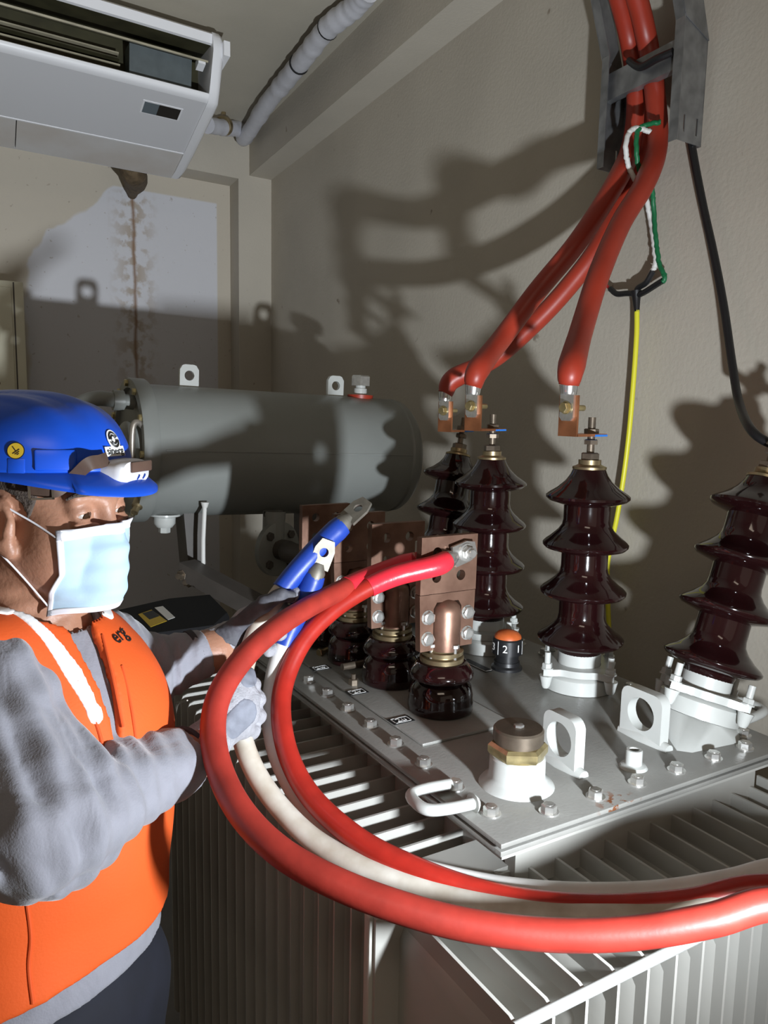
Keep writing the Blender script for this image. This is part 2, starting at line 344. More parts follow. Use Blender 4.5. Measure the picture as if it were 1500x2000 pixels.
# cover bolts
bolt0 = None
bx = [.037 + .0895 * k for k in range(7)]; by = [.069 + .0865 * k for k in range(12)]
spots = [(x, .033) for x in [.113, .205, .294, .384, .476, .559]] + [(.037, y) for y in by] + [(LX - .04, y) for y in by] + [(x, LY - .04) for x in bx[1:6]]
for (x, y) in spots:
    if bolt0 is None:
        b = MB(); b.lathe([(.0145, 0), (.0145, .0025)], (0, 0, 0), EZ, 20); b.hexa((0, 0, .0025), EZ, .0112, .010); b.lathe([(.006, 0), (.006, .0006)], (0, 0, .0125), EZ, 12)
        bolt0 = b.build('cover_bolt', 'zinc', TR, org=(0, 0, 0)); put(bolt0, (x, y, LID), TR)
    else:
        c = again(bolt0, (x, y, LID), TR); c.rotation_euler = (0, 0, random.random() * 2)
# lifting lugs
def lug(x, y0, y1, h, rh):
    e = empty('lifting_lug', (x, (y0 + y1) / 2, LID), TR); wd = y1 - y0; r = .018
    o = [(0, 0), (wd, 0), (wd, h - r)] + [(wd - r + r * math.cos(a), h - r + r * math.sin(a)) for a in np.linspace(.2, 1.57, 5)] + [(r + r * math.cos(a), h - r + r * math.sin(a)) for a in np.linspace(1.57, 3.14, 6)]
    m = MB(); m.prism(o, (x - .010, y1, LID), -EY, EZ, EX, .021, holes=[(wd / 2, h * .53, rh)], seg=28); m.build('plate', 'light_paint', e)
    m = MB(); ph = np.linspace(0, 2 * math.pi, 28); 
    m.tube([(x, y1 + .004, LID + .001), (x, (y0 + y1) / 2, LID + .002), (x, y0 - .012, LID + .001)], [.011, .016, .010], 12); m.build('weld_bead', 'light_paint', e); return e
lug(.234, .098, .172, .088, .0280); lug(.432, .099, .188, .090, .0290)
# side handles (bent rod)
def handle(p0, p1, out):
    p0, p1, out = map(np.asarray, (p0, p1, out)); q = [p0, p0 + out * .55, p0 + out * .92 + (p1 - p0) * .12, p0 + out + (p1 - p0) * .5, p1 + out * .92 - (p1 - p0) * .12, p1 + out * .55, p1]
    m = MB(); m.tube(spline(q, 8), .0085, 14); m.lathe([(.015, -.002), (.013, .002), (.009, .006)], p0 , -out, 12); m.build('handle', 'light_paint', TR)
handle((.022, .090, LID + .010), (.026, .153, LID + .010), np.array([-.080, 0, .006])); handle((LX - .022, .095, LID + .010), (LX - .022, .165, LID + .010), np.array([.10, 0, .004]))
# filler neck
e = empty('filler_neck', (.129, .123, LID), TR)
c = np.array([.129, .123, LID])
MB().lathe([(.058, 0), (.055, .004), (.047, .009), (.043, .015), (.0425, .044), (.040, .047)], c, EZ, 40).build('neck', 'light_paint', e)
MB().lathe([(.043, .047), (.046, .052), (.046, .062), (.041, .067)], c, EZ, 6, phase=.5).build('union_nut', 'zinc_yellow', e)
MB().lathe([(.036, .067), (.036, .070), (.0385, .071), (.0385, .088), (.036, .091), (.0, .0915)], c, EZ, 36, cap=False).build('screw_cap', 'bronze_dark', e)
MB().hexa(c + EZ * .0912, EZ, .008, .004).build('cap_plug', 'zinc', e)
# threaded stub, foot ridge and the small raised mounting plate below the low voltage side
b = MB(); b.lathe([(.023, 0), (.020, .004), (.0135, .006), (.0135, .028), (.012, .030), (.008, .030), (.008, .024)], (.333, .076, LID), EZ, 24, cap=False); b.build('threaded_boss', 'light_paint', TR)
MB().box((.072, .298, LID), (.268, .84, LID + .006), bev=.002).build('mounting_plate', 'lid_paint', TR)
# rating labels beside the low voltage insulators
def small_label(p, s, txt, name='terminal_label'):
    e = empty(name, p, TR); x, y, zz = p
    MB().box((x - s, y - s * .62, zz), (x + s, y + s * .62, zz + .001)).build('plate', 'black_print', e)
    b = MB(); k = .78; t = .06
    for (a, c2, d, f) in ((-k, -k, k, -k + t * 2), (-k, k - t * 2, k, k), (-k, -k, -k + t, k), (k - t, -k, k, k)): b.box((x + s * a, y + s * .62 * c2, zz + .001), (x + s * d, y + s * .62 * f, zz + .0014))
    b.build('border', 'white_print', e); text(txt, s * .95, (x, y, zz + .001), EX, EY, 'white_print', 'lettering', e)
small_label(onz(783, 1407, LID + .006) + EZ * .0002, .022, '2u'); small_label(onz(697, 1352, LID + .006) + EZ * .0002, .021, '2v'); small_label(onz(626, 1305, LID + .006) + EZ * .0002, .021, '2w')
# a warning strip and the tap changer
e = empty('caution_strip', onz(925, 1298, LID), TR); pa, pb = onz(905, 1288, LID), onz(958, 1313, LID); dr = nrm(pb - pa); sd = np.cross(EZ, dr)
b = MB(); b.prism([(-.045, -.011), (.045, -.011), (.045, .011), (-.045, .011)], (pa + pb) / 2 + EZ * .0002, dr, sd, EZ, .0012); b.build('plate', 'black_print', e)
b = MB(); b.prism([(-.043, -.0095), (.043, -.0095), (.043, -.008), (-.043, -.008)], (pa + pb) / 2 + EZ * .0014, dr, sd, EZ, .0004); b.prism([(.041, -.0095), (.043, -.0095), (.043, .0095), (.041, .0095)], (pa + pb) / 2 + EZ * .0014, dr, sd, EZ, .0004); b.build('border', 'white_print', e)
kc = np.array([.460, .550, LID]); e = empty('tap_changer', kc, TR)
MB().lathe([(.034, 0), (.034, .006), (.029, .010), (.028, .018)], kc, EZ, 32).build('base', 'black_plastic', e)
MB().lathe([(.0255, .018), (.0255, .034), (.0335, .036), (.0335, .068), (.031, .071)], kc, EZ, 32).build('selector_ring', 'black_plastic', e)
MB().lathe([(.030, .071), (.029, .076), (.022, .083), (.010, .087), (.0, .088)], kc, EZ, 32, cap=False).build('cap', 'orange_cap', e)
vd = nrm(np.array([CAM[0] - kc[0], CAM[1] - kc[1], 0])); a0 = math.atan2(vd[1], vd[0])
for txt, da in (('3', -62), ('2', -8), ('1', 44)):
    a = a0 + math.radians(da); n = np.array([math.cos(a), math.sin(a), 0]); text(txt, .024, kc + n * .0337 + EZ * .052, np.cross(EZ, n), EZ, 'white_print', 'number', e, lift=.0003)
for da in (-36, 70):
    a = a0 + math.radians(da); n = np.array([math.cos(a), math.sin(a), 0]); X = np.cross(EZ, n); m = MB(); m.prism([(-.0007, -.014), (.0007, -.014), (.0007, .016), (-.0007, .016)], kc + n * .0337 + EZ * .052, X, EZ, n, .0004); m.build('divider', 'white_print', e)

# high voltage insulators
def frame(ax):
    ax = nrm(ax); X = nrm(EX - EX.dot(ax) * ax); return X, np.cross(ax, X), ax
def shed_profile():
    p = [(.043, .062), (.047, .066)]
    for k, h in enumerate((.100, .207, .312)):
        R = .0935 - .001 * k
        p += [(.050, h - .022), (.060, h - .019), (R - .006, h - .012), (R, h - .006), (R + .0005, h - .001), (R - .005, h + .005), (.075, h + .014), (.060, h + .028), (.052, h + .040), (.050, h + .052), (.050, h + .070)]
    h = .415
    p += [(.050, h - .020), (.060, h - .017), (.083, h - .010), (.0895, h - .004), (.0895, h + .001), (.084, h + .006), (.067, h + .017), (.050, h + .032), (.040, h + .046), (.034, h + .060)]
    return p
def hv_bushing(base, ax, label, foot=None):
    base = np.asarray(base, float); X, Y, Z = frame(ax); K = .93; LA = lambda m, prof, *q, **kw: MB.lathe(m, [(r * K, h * K) for r, h in prof], *q, **kw); e = empty('high_voltage_insulator', base, TR); e['label'] = label
    at = lambda h, r=0, a=0: base + (Z * h + (X * math.cos(a) + Y * math.sin(a)) * r) * K
    if foot: foot(e)
    LA(MB(), [(.078, -.012), (.078, .018), (.072, .024), (.066, .026)], base, Z, 40).build('mounting_ring', 'light_paint', e)
    m = MB(); o = []
    for k in range(48):
        a = 2 * math.pi * k / 48; q = max(0, math.cos(4 * a)) ** 3; o.append(((.074 + .030 * q) * K * math.cos(a), (.074 + .030 * q) * K * math.sin(a)))
    m.prism(o, base + Z * .026 * K, X, Y, Z, .014, holes=[(0, 0, .0482 * K)], seg=32); m.build('clamp_flange', 'light_paint', e, ang=50)
    LA(MB(), [(.047, .026), (.0475, .085), (.043, .088)], base, Z, 40).build('collar', 'light_paint', e)
    LA(MB(), shed_profile(), base, Z, 56).build('porcelain', 'porcelain', e, ang=40)
    for k in range(4):
        a = math.pi / 2 * k; m = MB(); LA(m, [(.013, .040), (.013, .043)], at(0, .094, a), Z, 16); m.hexa(at(.043, .094, a), Z, .0100, .010); m.cyl(at(.05, .094, a), at(.078, .094, a), .0062, 12)
        LA(m, [(.007, -.002), (.010, .004), (.013, .018), (.015, .026)], at(0, .096, a), Z, 12); m.build('clamp_stud', 'light_paint', e)
    LA(MB(), [(.036, .474), (.036, .479), (.030, .481), (.024, .484), (.024, .494)], base, Z, 32).build('end_cap', 'brass', e)
    m = MB(); m.hexa(at(.494), Z, .019, .014); m.cyl(at(.505), at(.585), .0075, 14); m.hexa(at(.527), Z, .0145, .010); m.build('terminal_stud', 'bronze_dark', e)
    m = MB(); LA(m, [(.017, .546), (.017, .549)], base, Z, 16); m.hexa(at(.549), Z, .0145, .011); m.build('terminal_nut', 'bronze_dark', e)
    return e, at
def foot4(e):
    X, Y, Z = frame(H4A); bm = bmesh.new()
    P = [onz(*q, LID) for q in ((1285, 1412), (1322, 1466), (1352, 1470), (1438, 1452), (1446, 1440), (1415, 1385), (1330, 1380))] + [H4B - Z * .012 + (X * math.cos(a) + Y * math.sin(a)) * .072 for a in np.linspace(0, 2 * math.pi, 28, endpoint=False)]
    P = [p if p[2] >= LID else np.array([p[0], p[1], LID]) for p in P]
    for p in P: bm.verts.new(p)
    bmesh.ops.convex_hull(bm, input=bm.verts[:]); bm.verts.index_update(); used = [v for v in bm.verts if v.link_faces]; ix = {v: i for i, v in enumerate(used)}
    b = MB().add([np.array(v.co) for v in used], [[ix[v] for v in f.verts] for f in bm.faces]); bm.free(); b.build('sloped_foot', 'light_paint', e, ang=40)
H4B = np.array([.576, .142, LID + .030]); H4A = dep(1500, 918, 1.45) - H4B
H1B = np.array([.515, .935, LID + .012]); H1A = dep(896, 880, 2.10) - H1B
hv4, at4 = hv_bushing(H4B, H4A, 'tilted porcelain insulator standing on the sloped foot by the second lifting lug', foot4)
hv3, at3 = hv_bushing(onz(1128, 1338, LID) + EZ * .012, EZ, 'upright porcelain insulator below the separate red cable')
hv2, at2 = hv_bushing(onz(946, 1264, LID) + EZ * .012, EZ, 'upright porcelain insulator behind the copper flag with the bolted cable')
hv1, at1 = hv_bushing(H1B, H1A, 'rearmost porcelain insulator, tilted and in the dark')

# low voltage insulators with their copper flags
def lv_bushing(x, y, label, s=1.0):
    base = np.array([x, y, LID + .006]); e = empty('low_voltage_insulator', base, TR); e['label'] = label
    MB().lathe([(.058, 0), (.0615, .004), (.0615, .020), (.060, .026), (.0605, .032), (.057, .048), (.050, .056), (.047, .060), (.048, .063), (.0595, .066), (.061, .072), (.058, .080), (.048, .093), (.043, .096)], base, EZ, 48).build('porcelain', 'porcelain', e, ang=50)
    MB().lathe([(.041, .096), (.0415, .104), (.038, .106)], base, EZ, 36).build('washer', 'brass', e)
    MB().lathe([(.034, .106), (.034, .110), (.040, .110), (.0405, .117), (.034, .118), (.030, .124)], base, EZ, 36).build('clamp_ring', 'brass', e)
    MB().lathe([(.025, .118), (.025, .140)], base, EZ, 28).build('stem', 'copper_aged', e)
    for dx, dy in ((.004, -.036), (.033, .006), (-.031, -.010)):
        m = MB(); m.cyl(base + np.array([dx, dy, .098]), base + np.array([dx, dy, .128]), .0032, 10); m.hexa(base + np.array([dx, dy, .128]), EZ, .0075, .006); m.build('ring_bolt', 'zinc', e)
    # flag: lower clamp plate with a half round boss for the stem, upper plate with four holes
    yp = y - .014; z0 = base[2] + .122; zs = z0 + .105; zt = zs + .105; w2 = .0620
    m = MB(); m.prism([(-w2 + .004, 0), (-.031, 0), (-.031, .078), (-.024, .089), (.024, .089), (.031, .078), (.031, 0), (w2 - .004, 0), (w2, .105), (-w2, .105)], (x, yp, z0), EX, EZ, EY, .016)
    m.build('clamp_plate', 'copper_aged', e)
    m = MB(); prof = []
    m.lathe([(.0295, 0), (.0295, .072), (.0275, .081), (.020, .089), (.008, .094), (0, .095)], (x, y - .006, z0 - .002), EZ, 36, cap=False); m.build('stem_boss', 'copper_aged', e)
    hol = [(sx * .027, hh, .0098) for sx in (-1, 1) for hh in (.030, .076)]
    m = MB(); m.prism([(-w2, 0), (w2, 0), (w2 + .001, .105), (-w2 + .001, .105)], (x, yp - .001, zs + .0012), EX, EZ, EY, .016, holes=hol, seg=20); m.build('flag_plate', 'copper_aged', e)
    for sx in (-1, 1):
        for hh in (.024, .064):
            p = np.array([x + sx * .0445, yp, z0 + hh]); m = MB(); m.lathe([(.0135, 0), (.0135, .002)], p, -EY, 18); m.hexa(p - EY * .002, -EY, .0122, .008); m.lathe([(.0075, 0), (.0075, .0006)], p - EY * .010, -EY, 14); m.build('plate_bolt', 'zinc', e)
    return e, (x, yp, zs)
lv1, F1 = lv_bushing(.187, .413, 'low voltage insulator whose copper flag carries the red cable lug')
lv2, F2 = lv_bushing(.183, .585, 'middle low voltage insulator with a bare copper flag')
lv3, F3 = lv_bushing(.181, .741, 'low voltage insulator whose flag stands behind the blue sleeves')
lv4, F4 = lv_bushing(.178, .900, 'rearmost low voltage insulator, mostly hidden in the dark')
# earth bar beside the low voltage side
b = MB(); pa, pb = onz(668, 1330, LID) + EZ * .030, onz(728, 1318, LID) + EZ * .030; b.cyl(pa, pb, .0075, 14); b.build('earthing_bar', 'bronze_dark', TR)
q = onz(690, 1342, LID); b = MB(); b.lathe([(.015, 0), (.015, .003), (.010, .004)], q, EZ, 20); b.hexa(q + EZ * .004, EZ, .0105, .014); b.cyl(q + EZ * .018, q + EZ * .028, .005, 10); b.build('earthing_bolt', 'bronze_dark', TR)
q = onz(625, 1285, LID) + EZ * .012; b = MB(); b.cyl(q, q + np.array([.034, .012, .004]), .006, 12); b.hexa(q + np.array([.004, .002, 0]), np.array([-.95, -.3, 0]), .010, .008); b.build('vent_screw', 'brass', TR)

# conservator
CC = np.array([.42, 1.70, 1.555]); CR = .203
e = empty('conservator', CC, TR); e.rotation_euler = (0, math.radians(1.8), 0); e['label'] = 'grey horizontal cylinder with two lifting ears and a filler cap on top'
MB().lathe([(CR, 0), (CR, .855), (CR - .003, .860), (CR - .003, .866), (CR, .870), (CR * .985, .892), (CR * .93, .908), (CR * .80, .920), (CR * .5, .929), (0.001, .932)], (-.05, 1.70, 1.555), EX, 72, cap=False).build('shell', 'conservator_paint', e, ang=40)
MB().lathe([(.0, -.030), (.19, -.030), (.190, -.044), (.217, -.044), (.219, -.040), (.219, -.002), (.217, 0.002), (CR, .003)], (-.05, 1.70, 1.555), EX, 72, cap=False).build('end_flange', 'conservator_paint', e)
MB().box((-.03, 1.70 - CR - .0015, 1.566), (.81, 1.70 - CR + .004, 1.570), bev=.0008).build('seam', 'conservator_paint', e)
for k in range(12):
    a = 2 * math.pi * k / 12; p = np.array([-.094, 1.70 + .203 * math.cos(a), 1.555 + .203 * math.sin(a)]); m = MB(); m.hexa(p, -EX, .011, .009); m.build('flange_bolt', 'zinc_yellow', e)
for x in (.092, .604):
    m = MB(); h = .068; w = .03; m.prism([(-w, -.014), (w, -.014), (w, h - .016), (w - .008, h - .003), (w - .016, h), (-w + .016, h), (-w + .008, h - .003), (-w, h - .016)], (x, 1.692, 1.555 + CR), EX, EZ, EY, .014, holes=[(0, h * .5, .0155)], seg=18); m.build('lifting_ear', 'light_paint', e)
m = MB(); p = np.array([.705, 1.70, 1.555 + CR - .004]); m.lathe([(.023, 0), (.023, .034), (.018, .036), (.018, .044)], p, EZ, 20); m.build('filler_pipe', 'light_paint', e)
m = MB(); m.hexa(p + EZ * .044, EZ, .036, .036); m.build('filler_cap', 'zinc', e)
m = MB(); m.lathe([(.046, 0), (.044, -.014), (.034, -.018)], p + EZ * .012, EZ, 24); m.build('filler_collar', 'heat_shrink_red', e)
m = MB(); p = np.array([.012, 1.66, 1.555 - CR + .012]); m.lathe([(.048, 0), (.048, .006), (.034, .010), (.033, .030), (.024, .042)], p, -EZ, 24); m.hexa(p - EZ * .042, -EZ, .018, .018); m.build('drain_plug', 'light_paint', e)
m = MB(); q = [(-.085, 1.66, 1.70), (-.14, 1.655, 1.705), (-.20, 1.64, 1.705), (-.245, 1.62, 1.68), (-.26, 1.61, 1.61)]; m.tube(spline(q, 6), .022, 16); m.lathe([(.030, 0), (.030, .03)], (-.115, 1.657, 1.704), -EX, 20); m.build('breather_pipe', 'conservator_paint', e)
m = MB(); m.lathe([(.090, 0), (.090, .030), (.082, .036), (.060, .040), (0, .041)], (-.085, 1.62, 1.555), np.array([-1, -.18, 0]), 32, cap=False); m.build('level_gauge', 'conservator_paint', e)
m = MB(); m.tube(spline([(-.085, 1.53, 1.63), (-.105, 1.52, 1.645), (-.12, 1.515, 1.625), (-.12, 1.515, 1.52), (-.108, 1.52, 1.49), (-.08, 1.53, 1.485)], 5), .009, 12); m.build('sight_tube', 'wire_steel', e)
m = MB(); m.lathe([(.016, 0), (.016, .03), (.010, .034), (.010, .055)], (-.085, 1.57, 1.42), np.array([-.4, -.6, -.6]), 16); m.build('drain_cock', 'brass', e)
def onY(px, py, Y): return ony(px, py, Y)
for (xa, xb, pts) in ((0, 0, ((362, 1004), (398, 1003), (412, 1135), (378, 1135))), (0, 0, ((601, 990), (632, 985), (640, 1130), (604, 1130)))):
    m = MB(); Y = 1.62; P = [onY(*q, Y) for q in pts]; m.add(P + [p + EY * .10 for p in P], [(0, 1, 2, 3), (7, 6, 5, 4), (0, 4, 5, 1), (1, 5, 6, 2), (2, 6, 7, 3), (3, 7, 4, 0)]); m.build('support_bracket', 'dark_steel', e)
m = MB(); P = onY(403, 990, 1.53); m.tube([P, onY(402, 1060, 1.53), onY(404, 1130, 1.53)], .0065, 10); m.lathe([(.013, -.004), (.008, .012)], P, -EZ, 12); m.build('drain_tube', 'wire_white', e)
# support beam, pipe run and flange below the conservator
m = MB(); pa, pb = onY(372, 1128, 1.52), onY(505, 1196, 1.30); dr = nrm(pb - pa); sd = np.cross(EZ, dr); m.prism([(0, -.035), (np.linalg.norm(pb - pa) + .4, -.035), (np.linalg.norm(pb - pa) + .4, .035), (0, .035)], pa - EZ * .01, dr, sd, EZ, .05); m.build('support_beam', 'dark_steel', e)
for q in ((366, 1130), (380, 1142)):
    m = MB(); p = onY(*q, 1.50); m.hexa(p, nrm(np.array([-.7, -.6, 0])), .017, .014); m.cyl(p, p + nrm(np.array([-.7, -.6, 0])) * .03, .009, 10); m.build('beam_bolt', 'bronze_dark', e)
fc = onY(543, 1072, 1.56)
m = MB(); m.lathe([(.088, 0), (.088, .018), (.085, .02)], fc, np.array([.35, -.93, 0]), 40); m.build('pipe_flange', 'conservator_paint', e)
fn = nrm(np.array([.35, -.93, 0])); fx = np.cross(EZ, fn)
for k in range(4):
    a = math.pi / 4 + k * math.pi / 2; m = MB(); m.hexa(fc + fn * .02 + (fx * math.cos(a) + EZ * math.sin(a)) * .064, fn, .014, .010); m.build('flange_bolt', 'dark_steel', e)
m = MB(); m.tube(spline([fc, fc + fn * .06, onY(575, 1082, 1.42), onY(640, 1098, 1.30)], 6), .033, 18); m.build('oil_pipe', 'dark_steel', e)
m = MB(); m.tube([fc - fn * .01, fc - fn * .01 + EZ * .12, (fc - fn * .01)[:2].tolist() + [1.36]], .036, 18); m.build('oil_riser', 'conservator_paint', e)

# ------------------------------------------------------------------ air conditioner under the ceiling
Rb, Fb, Tt, Tr = (-.40, 2.817), (-1.15, 2.950), (-1.205, 3.155), (-.40, 3.20)
def acp(x, y, vz1, vz2):                        # pixel onto the plane through two profile points, along u
    p0 = rm(0, *vz1); dd = rm(0, *vz2) - p0; n = np.cross(dd, WX); return onpl(x, y, p0, nrm(n))
def uvz(p): q = p - CORNER; a_ = np.linalg.solve(np.array([WX[:2], WD[:2]]).T, q[:2]); return np.array([a_[0], a_[1], p[2]])
UR = float(np.mean([uvz(acp(331, 344, Rb, Fb))[0], uvz(acp(413, 186, Rb, Fb))[0]])); UL = UR - 1.50
AC = empty('air_conditioner', rm((UR + UL) / 2, -.85, 3.0), None, 'white air conditioner under the ceiling with an open louvred outlet and stained lower strip', 'air conditioner')
def acprism(prof, u0, u1, name, m, parent=AC, ang=35):
    k = len(prof); V = [rm(u0, *p) for p in prof] + [rm(u1, *p) for p in prof]
    F = [(i, (i + 1) % k, (i + 1) % k + k, i + k) for i in range(k)] + [tuple(range(k)), tuple(range(k, 2 * k))]
    return MB().add(V, F).build(name, m, parent, ang=ang)
bd = nrm(np.array([Fb[0] - Rb[0], Fb[1] - Rb[1]])); bn = np.array([bd[1], -bd[0]]);  bn = bn if bn[1] < 0 else -bn     # out of the bottom
Lb = np.linalg.norm(np.array(Fb) - np.array(Rb))
def bp(s, o=0.0): q = np.array(Rb) + bd * s + bn * o; return (q[0], q[1])
sx = lambda p: float(np.dot(uvz(p)[1:] - np.array(Rb), bd))
sA = sx(acp(366, 298, Rb, Fb)); sA = np.clip(sA, .1, .3)
acprism([bp(sA + .004), bp(sA + .010, .012), bp(Lb - .03, .012), bp(Lb - .03, -.015), bp(sA + .004, -.015)], UL, UR, 'lower_panel', 'ac_white')
ud = uvz(acp(31, 255, Rb, Fb))[0]
for (ua, ub) in ((ud + .002, UR), (UL, ud - .002)): acprism([bp(.0), bp(.0, .004), bp(sA - .004, .008), bp(sA, .002), bp(sA, -.01), bp(0, -.01)], ua, ub, 'intake_strip', 'ac_strip')
acprism([bp(sA - .006, .004), bp(sA, .014), bp(sA + .008, .014), bp(sA + .012, .004)], UL, UR + .004, 'strip_ridge', 'ac_trim_white')
lipp = [bp(Lb - .032, .013), bp(Lb - .010, .012), bp(Lb + .004, .004), bp(Lb + .006, -.008), bp(Lb - .004, -.016), bp(Lb - .032, -.015)]
acprism(lipp, UL, UR, 'outlet_lip', 'ac_trim_white', ang=60)
T = np.array(Tt); od = nrm(T - np.array(Fb))
acprism([tuple(T - od * .032), tuple(T - od * .030 + np.array([-.014, 0])), tuple(T + np.array([-.012, .004])), tuple(T + np.array([.0, .014])), (Tr[0], Tr[1]), (Tr[0], Tr[1] - .012), tuple(T + np.array([.02, -.008]))], UL, UR, 'top_rim', 'ac_trim_white', ang=50)
acprism([(Rb[0], Rb[1]), (Rb[0] + .02, Rb[1] + .0), (Tr[0] + .02, Tr[1]), (Tr[0], Tr[1])], UL, UR, 'rear_panel', 'ac_white')
acprism([(Fb[0] + .17, Fb[1] - .03), (Fb[0] + .18, Fb[1] - .03), (T[0] + .24, T[1] + .0), (T[0] + .23, T[1] + .0)], UL, UR, 'coil_back', 'ac_dark')
acprism([(Fb[0] + .012, Fb[1] + .0), (Fb[0] + .17, Fb[1] - .034), (Fb[0] + .17, Fb[1] - .028), (Fb[0] + .012, Fb[1] + .006)], UL, UR, 'outlet_floor', 'ac_dark')
acprism([(T[0] + .012, T[1] - .03), (T[0] + .23, T[1] - .012), (T[0] + .23, T[1] - .006), (T[0] + .012, T[1] - .022)], UL, UR, 'outlet_roof', 'ac_dark')
# end cap with a rounded bulge
prof = [bp(-.004, .004), bp(.10, .016), bp(.3, .02), bp(Lb - .06, .018), bp(Lb - .01, .016), (Fb[0] - .022, Fb[1] + .022), (T[0] - .030, T[1] - .06), (T[0] - .026, T[1] - .012), (T[0] - .006, T[1] + .014), (Tr[0], Tr[1]), (Rb[0], Rb[1] + .02)]
c = np.mean(prof, 0); sh = lambda k: [tuple(c + (np.array(p) - c) * k) for p in prof]
V = []; rings = [(UR - .0, 1.0), (UR + .028, 1.0), (UR + .042, .975), (UR + .050, .90)]
for u, k in rings: V += [rm(u, *p) for p in sh(k)]
kk = len(prof); F = [(r * kk + i, r * kk + (i + 1) % kk, (r + 1) * kk + (i + 1) % kk, (r + 1) * kk + i) for r in range(3) for i in range(kk)] + [tuple(range(kk)), tuple(range(3 * kk, 4 * kk))]
MB().add(V, F).build('end_cap', 'ac_trim_white', AC, ang=50)
acprism([(T[0] - .045, T[1] - .075), (T[0] - .045, T[1] - .02), (T[0] + .2, T[1] - .03), (T[0] + .2, T[1] - .09)], UR + .04, UR + .066, 'side_bulge', 'ac_trim_white', ang=50)
# vane, blades, fan housing, display
q1 = np.array(Fb) * .40 + T * .60 + np.array([.018, 0])
acprism([tuple(q1 + np.array([-.022, -.012])), tuple(q1 + np.array([.030, .006])), tuple(q1 + np.array([.029, .012])), tuple(q1 + np.array([-.024, -.005]))], UL, UR - .01, 'louvre_vane', 'ac_vane')
for k, (f, dd) in enumerate(((.16, .06), (.30, .08), (.44, .10), (.56, .12))):
    q = np.array(Fb) * (1 - f) + T * f + np.array([dd + .02, 0]); acprism([tuple(q), tuple(q + np.array([.04, -.004])), tuple(q + np.array([.04, .002])), tuple(q + np.array([0, .005]))], UL, UR - .34, 'air_blade', 'ac_vane' if k % 2 else 'ac_dark')
for uu in (UR - .02, UR - .92): acprism([tuple(q1 + np.array([-.02, -.02])), tuple(q1 + np.array([.03, -.03])), tuple(q1 + np.array([.03, .0])), tuple(q1 + np.array([-.02, -.004]))], uu - .03, uu, 'vane_clip', 'ac_trim_white')
acprism([(Fb[0] + .06, Fb[1] + .006), (Fb[0] + .16, Fb[1] - .01), (T[0] + .2, T[1] - .06), (T[0] + .09, T[1] - .07)], UR - .31, UR - .06, 'fan_housing', 'ac_grey_metal')
D4 = [acp(*q, Rb, Fb) for q in ((282, 194), (350, 205), (346, 226), (278, 214))]; nb = nrm(rm(0, *bp(0, 1.0)) - rm(0, *bp(0, 0)))
us = [uvz(p)[0] for p in D4]; ss = [sx(p) for p in D4]; u0, u1, s0, s1 = min(us), max(us), (ss[2] + ss[3]) / 2, (ss[0] + ss[1]) / 2
def apatch(ua, ub, sa, sb, o, t, name, m): acprism([bp(sa, o), bp(sb, o), bp(sb, o + t), bp(sa, o + t)], ua, ub, name, m)
apatch(u0 - .008, u1 + .008, s0 - .008, s1 + .008, .012, .002, 'display_frame', 'ac_trim_white'); um = u0 + (u1 - u0) * .40
apatch(u0, um, s0, s1, .014, .001, 'display_window', 'display_grey'); apatch(um, u1, s0, s1, .014, .001, 'display_window', 'display_dark')
# drain lump below the unit, against the recess wall
dp = [onpl(258, 330, rm(0, -.30, 0), NREAR), onpl(266, 350, rm(0, -.12, 0), NREAR), onpl(260, 366, rm(0, .06, 0), NREAR), onpl(258, 380, rm(0, REC - .01, 0), NREAR)]
m_ = MB(); m_.tube(spline([dp[0] + EZ * .10, dp[0], dp[1], dp[2], dp[3]], 5), np.interp(np.linspace(0, 1, 21), [0, .3, .6, .85, 1], [.045, .062, .055, .034, .026]), 14)
o = m_.build('drain_pipe', 'foam_brown', None); tag(o, 'brown foam wrapped drain pipe hanging below the air conditioner above the wall stain', 'pipe')

# insulated refrigerant pipe along ceiling and beam
pp = [onrear(405, 244, .36), onrear(440, 250, .25), onrear(470, 253, .15), rm(-.215, -.15, 3.165)]
for q, v in (((520, 205), -.42), ((560, 155), -.72), ((600, 105), -1.02), ((640, 55), -1.35), ((690, 15), -1.75), ((720, -20), -2.1)):
    pp.append(onz(*q, 3.172))
PI = empty('insulated_pipe', pp[3], None, 'white tape wrapped pipe running from the air conditioner along the ceiling beam', 'pipe')
m_ = MB(); P = spline(pp, 10); rr = .040 + .0012 * np.sin(np.arange(len(P)) * 1.9) + .0012 * np.random.randn(len(P)); m_.tube(P, rr, 18); m_.build('pipe', 'pipe_wrap', PI, ang=60)
cpos = onrear(437, 246, .26); dr = nrm(pp[2] - pp[0]); m_ = MB(); m_.lathe([(.043, -.016), (.048, -.014), (.048, .014), (.043, .016)], cpos, dr, 28); m_.lathe([(.012, 0), (.012, .035)], cpos + EZ * .055, EZ, 10); m_.build('pipe_clamp', 'brass', PI)
for f in (.62, .78):
    k = int(len(P) * f); m_ = MB(); m_.lathe([(.043, -.004), (.0445, 0), (.043, .004)], P[k], P[k + 1] - P[k - 1], 20); m_.build('tie_band', 'black_rubber', PI)

